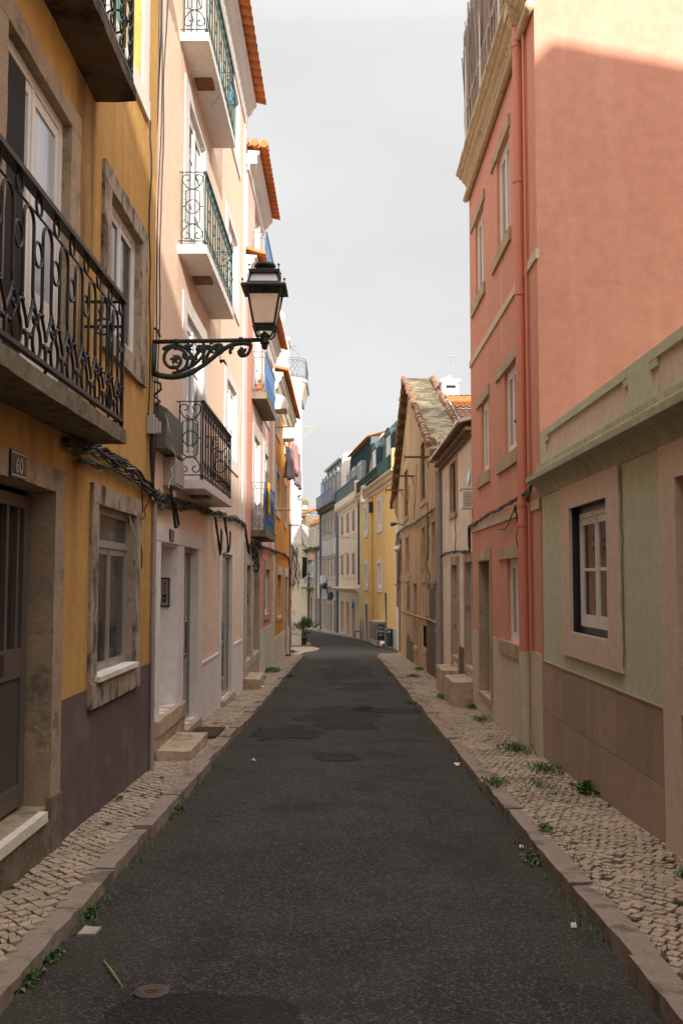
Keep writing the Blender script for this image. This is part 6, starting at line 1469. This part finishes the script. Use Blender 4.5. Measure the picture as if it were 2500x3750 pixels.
# ---------------- weeds and litter
def weed(x, y, h, r, n, label, sz=.05, mat='leaf'):
    q = MB(); z = gz(y) + h
    for k in range(int(n*2.2)):
        a = RND.uniform(0, 2*PI); rr = r*abs(RND.gauss(0, .55)); bx, by = x + rr*math.cos(a)*.9, y + rr*math.sin(a)*1.8
        ln = sz*RND.uniform(.4, 1.05); ph = RND.uniform(0, 2*PI); el = RND.uniform(.25, 1.3); d = Vector((math.cos(ph)*math.cos(el), math.sin(ph)*math.cos(el), math.sin(el)))
        s = Vector((-math.sin(ph), math.cos(ph), 0))*ln*RND.uniform(.12, .3); p = Vector((bx, by, z)); m = p + d*ln*.55 + Vector((0, 0, .01)); e = p + d*ln - Vector((0, 0, ln*.25*math.cos(el)))
        q.face([p, m - s, e, m + s])
    return solo('weed', q, M[mat], label, 'weed', 'weeds growing between the paving stones')
wl = [(1.93, 11.2, .09, .22, 150, 'bushy grass tuft on the cobbles near the coral downpipe', .06), (1.98, 9.8, .09, .25, 160, 'spreading weed patch at the corner where coral meets green house', .05),
 (2.10, 8.62, .09, .10, 60, 'broad leaved weed against the brown marble base', .11), (1.36, 8.95, .09, .13, 90, 'dark grassy clump in the gap between two kerb stones before the green house', .055), (1.85, 17.9, .09, .16, 110, 'grass tuft growing at the foot of the raised stone step', .09),
 (2.12, 16.1, .09, .16, 110, 'green weeds beside the coral house corner and nearer step', .07), (2.08, 27.0, .09, .2, 110, 'weed clump at the base of the stained tan wall', .08), (1.98, 14.3, .09, .2, 120, 'low weeds sprawling below the coral house doorway', .045),
 (1.43, 7.1, .09, .06, 50, 'small weed behind the kerb opposite the green house window', .045), (1.25, 6.57, .01, .08, 70, 'grass growing in the gutter below the green house kerb', .06), (1.98, 5.83, .09, .07, 45, 'weed at the foot of the green house by its rose door trim', .06),
 (-1.33, 8.2, .0, .08, 60, 'weed in the gutter opposite the mildewed ochre house window', .05), (-1.33, 5.43, .0, .06, 45, 'thin grass sprig in the gutter beside a loose grey stone chip', .06), (-1.34, 4.75, .0, .05, 40, 'leafy weed under the kerb between the stone chip and the largest weed', .05), (-1.36, 4.45, .0, .06, 45, 'largest leafy weed by the kerb before the bronze street door', .06),
 (-1.80, 8.2, .09, .05, 25, 'tiny weed in the cobbles below the mildewed ochre house window', .04), (-1.85, 26.0, .09, .28, 220, 'tall green weeds at the foot of the salmon house', .13), (-1.85, 23.2, .09, .12, 80, 'small weed beside the salmon house stone step', .07), (-1.90, 35.4, .09, .15, 120, 'weeds by the orange house door step', .09),
 (-1.92, 38.6, .09, .2, 130, 'weeds below the cable riser at the end of the orange house', .12), (-1.3, 21.0, .0, .14, 110, 'grass along the gutter opposite the lockbox doorway', .07), (-1.3, 25.2, .0, .16, 110, 'weeds in the gutter further down opposite the salmon house window', .08), (1.22, 17.8, .0, .12, 80, 'grass in the gutter before the raised stone steps', .06), (1.3, 26, .0, .2, 100, 'grass along the gutter by the tan gabled house', .07),
 (1.75, 8.9, .09, .3, 120, 'thin grass spreading through the cobbles beside the green house', .035), (1.7, 24, .09, .25, 110, 'grass spreading over the pavement before the tan gabled house', .06)]
for a in wl: weed(a[0], a[1], a[2], a[3], a[4], a[5], a[6])
b = MB()
for i in range(5200):   # fine grass and moss standing in the joints, thickest by walls and kerbs
    side = 1 if RND.random() < .78 else -1
    y = 3.5 + 33*RND.random()**1.6; lo, hi = (1.43, 2.13) if side > 0 else (-1.95, -1.51)
    t_ = RND.random(); t_ = t_**2.2 if RND.random() < .5 else 1 - t_**2.2
    x = lo + (hi-lo)*t_
    if noise.noise(Vector((x*1.5, y*.9, 4))) < (.02 if .15 < t_ < .85 else -.12): continue
    z = gz(y) + .072; ln = RND.uniform(.012, .035)*(1.5 if t_ < .1 or t_ > .9 else 1); ph = RND.uniform(0, 6.28); d = Vector((math.cos(ph)*.6, math.sin(ph)*.6, 1))*ln; s_ = Vector((-math.sin(ph), math.cos(ph), 0))*.0045
    p0 = Vector((x, y, z)); b.face([p0-s_, p0+s_, p0+d])
for i in range(1500):
    side = RND.choice((-1, 1)); y = 3.5 + 30*RND.random()**1.5; x = (1.27 if side > 0 else -1.35) + RND.gauss(0, .012)*1 - side*abs(RND.gauss(0, .03))
    if noise.noise(Vector((side*3, y*.8, 7))) < .0: continue
    z = gz(y); ln = RND.uniform(.015, .05); ph = RND.uniform(0, 6.28); d = Vector((math.cos(ph)*.7, math.sin(ph)*.7, 1))*ln; s_ = Vector((-math.sin(ph), math.cos(ph), 0))*.005
    p0 = Vector((x, y, z)); b.face([p0-s_, p0+s_, p0+d])
solo('grass', b, M['leaf'], 'fine grass standing in the joints of the cobbles and along the gutters', 'grass', kind='stuff', loc=(0, 0, 0))
b = MB(); p = [(-1.09, 4.70, gz(4.7)+.012), (-1.02, 4.55, gz(4.5)+.016), (-.93, 4.37, gz(4.37)+.012)]; b.tube(p, [.003, .006, .002], 5); solo('plant_stalk', b, M['leafdry'], 'single green plant stalk lying on the near asphalt', 'stalk')
def scrap(x, y, h, sx, sy, mat, label):
    q = MB(); z = gz(y)+h; pts = [(x + sx*math.cos(a)*RND.uniform(.6, 1.1), y + sy*math.sin(a)*RND.uniform(.6, 1.1), z + RND.uniform(.004, .03)) for a in [k*PI/4 for k in range(8)]]
    c = (x, y, z+.025); q.idx(pts + [c] + [(p_[0], p_[1], p_[2]-.004) for p_ in pts], [(k, (k+1) % 8, 8) for k in range(8)] + [(9+k, 9+(k+1) % 8, (k+1) % 8, k) for k in range(8)]); return solo('litter', q, M[mat], label, 'litter')
scrap(1.22, 10.6, .01, .04, .07, 'cloth_white', 'crumpled white paper scrap in the gutter before the coral house'); scrap(1.18, 5.2, .005, .022, .012, 'cloth_white', 'tiny white cigarette end beside the small red litter scrap'); scrap(-1.62, 20.6, .09, .07, .13, 'cyanplaque', 'pale blue scrap of paper on the cobbles by the salmon house step'); scrap(-.95, 10.9, .005, .03, .04, 'limewhite', 'small pale stone chip lying on the asphalt before the pink house step')
scrap(1.22, 6.9, .008, .02, .02, 'cloth_white', 'white litter fleck under the kerb by the brown marble base'); scrap(1.2, 5.0, .006, .013, .011, 'redprint', 'small red litter scrap in the gutter by the green house')
b = MB(); b.rbox(lambda u, w, z: (-1.53 - w*.42, u, z + gz(u)), 12.25, 13.3, 0, 1, .088, .108, .003, .1); solo('door_mat', b, M['matbrown'], 'brown coir door mat outside the pink house glass door', 'door mat')
b = MB(); b.rbox(lambda u, w, z: (w, u, z + gz(u)), 5.08, 5.2, -1.31, -1.22, -.02, .018, .02, .04); solo('loose_stone', b, M['greyplinth'], 'broken grey stone chip lying in the gutter before the ochre house', 'stone')

# ================================================================== HOUSES OUT OF VIEW (added and shaped to shade this street)
H = thing('cream_shadow_house', 'unseen tall cream house next to the green house, roofline shaped for its shadow', 'house', (7, -8, 0))  # unseen house, roofline shaped to cast the gable and facade shadows
b = MB(); x0, x1 = 2.15, 12
pr_ = [(2.9, 0), (2.9, 6.9), (-7.5, 10.0), (-19, 10.0), (-19, 0)]
a_ = [(x0, y, z) for y, z in pr_]; c_ = [(6.2, y, z) for y, z in pr_]; n = 5; b.idx(a_+c_, [(i, (i+1) % n, n+(i+1) % n, n+i) for i in range(n)]); b.face(a_); b.face(c_)
b.prof(lambda u, w, z: (w, u, z), -19, -7.0, [(6.21, 0), (6.21, 11.5), (6.72, 11.95), (7.02, 12.3), (13, 11.1), (13, 0)]); part('wall', b, M['creamwall'], H)
H2 = thing('rose_shade_house', 'unseen long rose house added behind the ochre house to darken the street', 'house', (-5, -27, 1))  # unseen house added to close the street and darken the foreground
b = MB(); b.box(ID, -8, -1.95, -46, -9.02, -.5, 10.5); part('wall', b, M['rose_trim'], H2)
b = MB(); b.box(ID, -8.2, -1.6, -46, -9.0, 10.5, 10.7); part('roof', b, M['tile'], H2)
H4 = thing('skylight_blocker', 'unseen plain block added behind the low green house to cut skylight', 'building', (11, 2, 0))  # unseen block added to cut skylight coming over the green house
b = MB(); b.box(ID, 8.75, 14, -6.8, 10.6, -.5, 9.3); part('wall', b, M['rose_trim'], H4)
b = MB(); b.box(ID, 8.6, 14.2, -6.8, 10.6, 9.3, 9.5); part('roof', b, M['tile'], H4)
H3 = thing('pale_shade_house', 'unseen long pale house added up the street to darken the foreground', 'house', (5, -33, 1))  # unseen house added to keep sky light off the near road
b = MB(); b.box(ID, 2.2, 9, -46, -19.02, -.5, 10.0); part('wall', b, M['creamwall'], H3)
b = MB(); b.box(ID, 1.9, 9.2, -46, -19.0, 10.0, 10.2); part('roof', b, M['tile'], H3)
# ================================================================== LIGHT, SKY, CAMERA
sun_to = Vector((.245, -.93, .245)).normalized()
sl = bpy.data.lights.new('sun', 'SUN'); sl.energy = 4.8; sl.angle = math.radians(.6); sl.color = (1., .955, .88)
so = bpy.data.objects.new('sun', sl); COL.objects.link(so); so.rotation_euler = (-sun_to).to_track_quat('-Z', 'Y').to_euler(); so.location = (0, 0, 30)
W = bpy.data.worlds.new('World'); SC.world = W; W.use_nodes = True; t = W.node_tree
bg = t.nodes['Background']; out = t.nodes['World Output']
sky = N(t, 'ShaderNodeTexSky', sky_type='NISHITA'); sky.sun_disc = False
sky.sun_elevation = math.asin(sun_to.z); sky.sun_rotation = math.atan2(sun_to.x, sun_to.y); sky.air_density = 1.; sky.dust_density = 2.
tc = N(t, 'ShaderNodeTexCoord'); nm = N(t, 'ShaderNodeVectorMath', operation='NORMALIZE'); t.links.new(tc.outputs['Generated'], nm.inputs[0])
sp = N(t, 'ShaderNodeSeparateXYZ'); t.links.new(nm.outputs[0], sp.inputs[0])
# thick bright cloud: dimmer towards the horizon, brightest overhead and round the hidden sun
g1 = ramp(t, sp.outputs[2], 0., .5, 4.7, 5.4); 
g2 = ramp(t, sp.outputs[2], .5, .95, 1., 3.4)
dt = N(t, 'ShaderNodeVectorMath', operation='DOT_PRODUCT'); t.links.new(nm.outputs[0], dt.inputs[0]); dt.inputs[1].default_value = sun_to
gl = ramp(t, dt.outputs['Value'], .0, 1., 1., 1.35)
cl = N(t, 'ShaderNodeTexNoise'); cl.inputs['Scale'].default_value = 3.2; cl.inputs['Detail'].default_value = 6
mp = N(t, 'ShaderNodeMapping'); mp.inputs['Scale'].default_value = (1, 1, 2.4); t.links.new(nm.outputs[0], mp.inputs[0]); t.links.new(mp.outputs[0], cl.inputs['Vector'])
k = mul(t, mul(t, mul(t, g1, g2), gl), ramp(t, cl.outputs['Fac'], .3, .72, .91, 1.05))
cc = N(t, 'ShaderNodeCombineColor'); 
for i, f in enumerate((1.0, .985, .975)): t.links.new(mul(t, k, f), cc.inputs[i])
t.links.new(mixc(t, .93, sky.outputs[0], cc.outputs[0]), bg.inputs['Color']); bg.inputs['Strength'].default_value = .1
cam = bpy.data.cameras.new('camera'); co = bpy.data.objects.new('camera', cam); COL.objects.link(co)
cam.sensor_fit = 'HORIZONTAL'; cam.sensor_width = 24; cam.lens = 35; cam.clip_start = .05; cam.clip_end = 2000
co.location = (0, 0, 1.6); co.rotation_euler = (math.radians(90) + math.atan(253/(35/24*2500)), 0, 0)
SC.camera = co
SC.view_settings.view_transform = 'Standard'; SC.view_settings.look = 'None'; SC.view_settings.gamma = 1; SC.view_settings.exposure = .75
SC.cycles.max_bounces = 8; SC.cycles.diffuse_bounces = 5; SC.cycles.use_denoising = True; SC.cycles.sample_clamp_indirect = 8
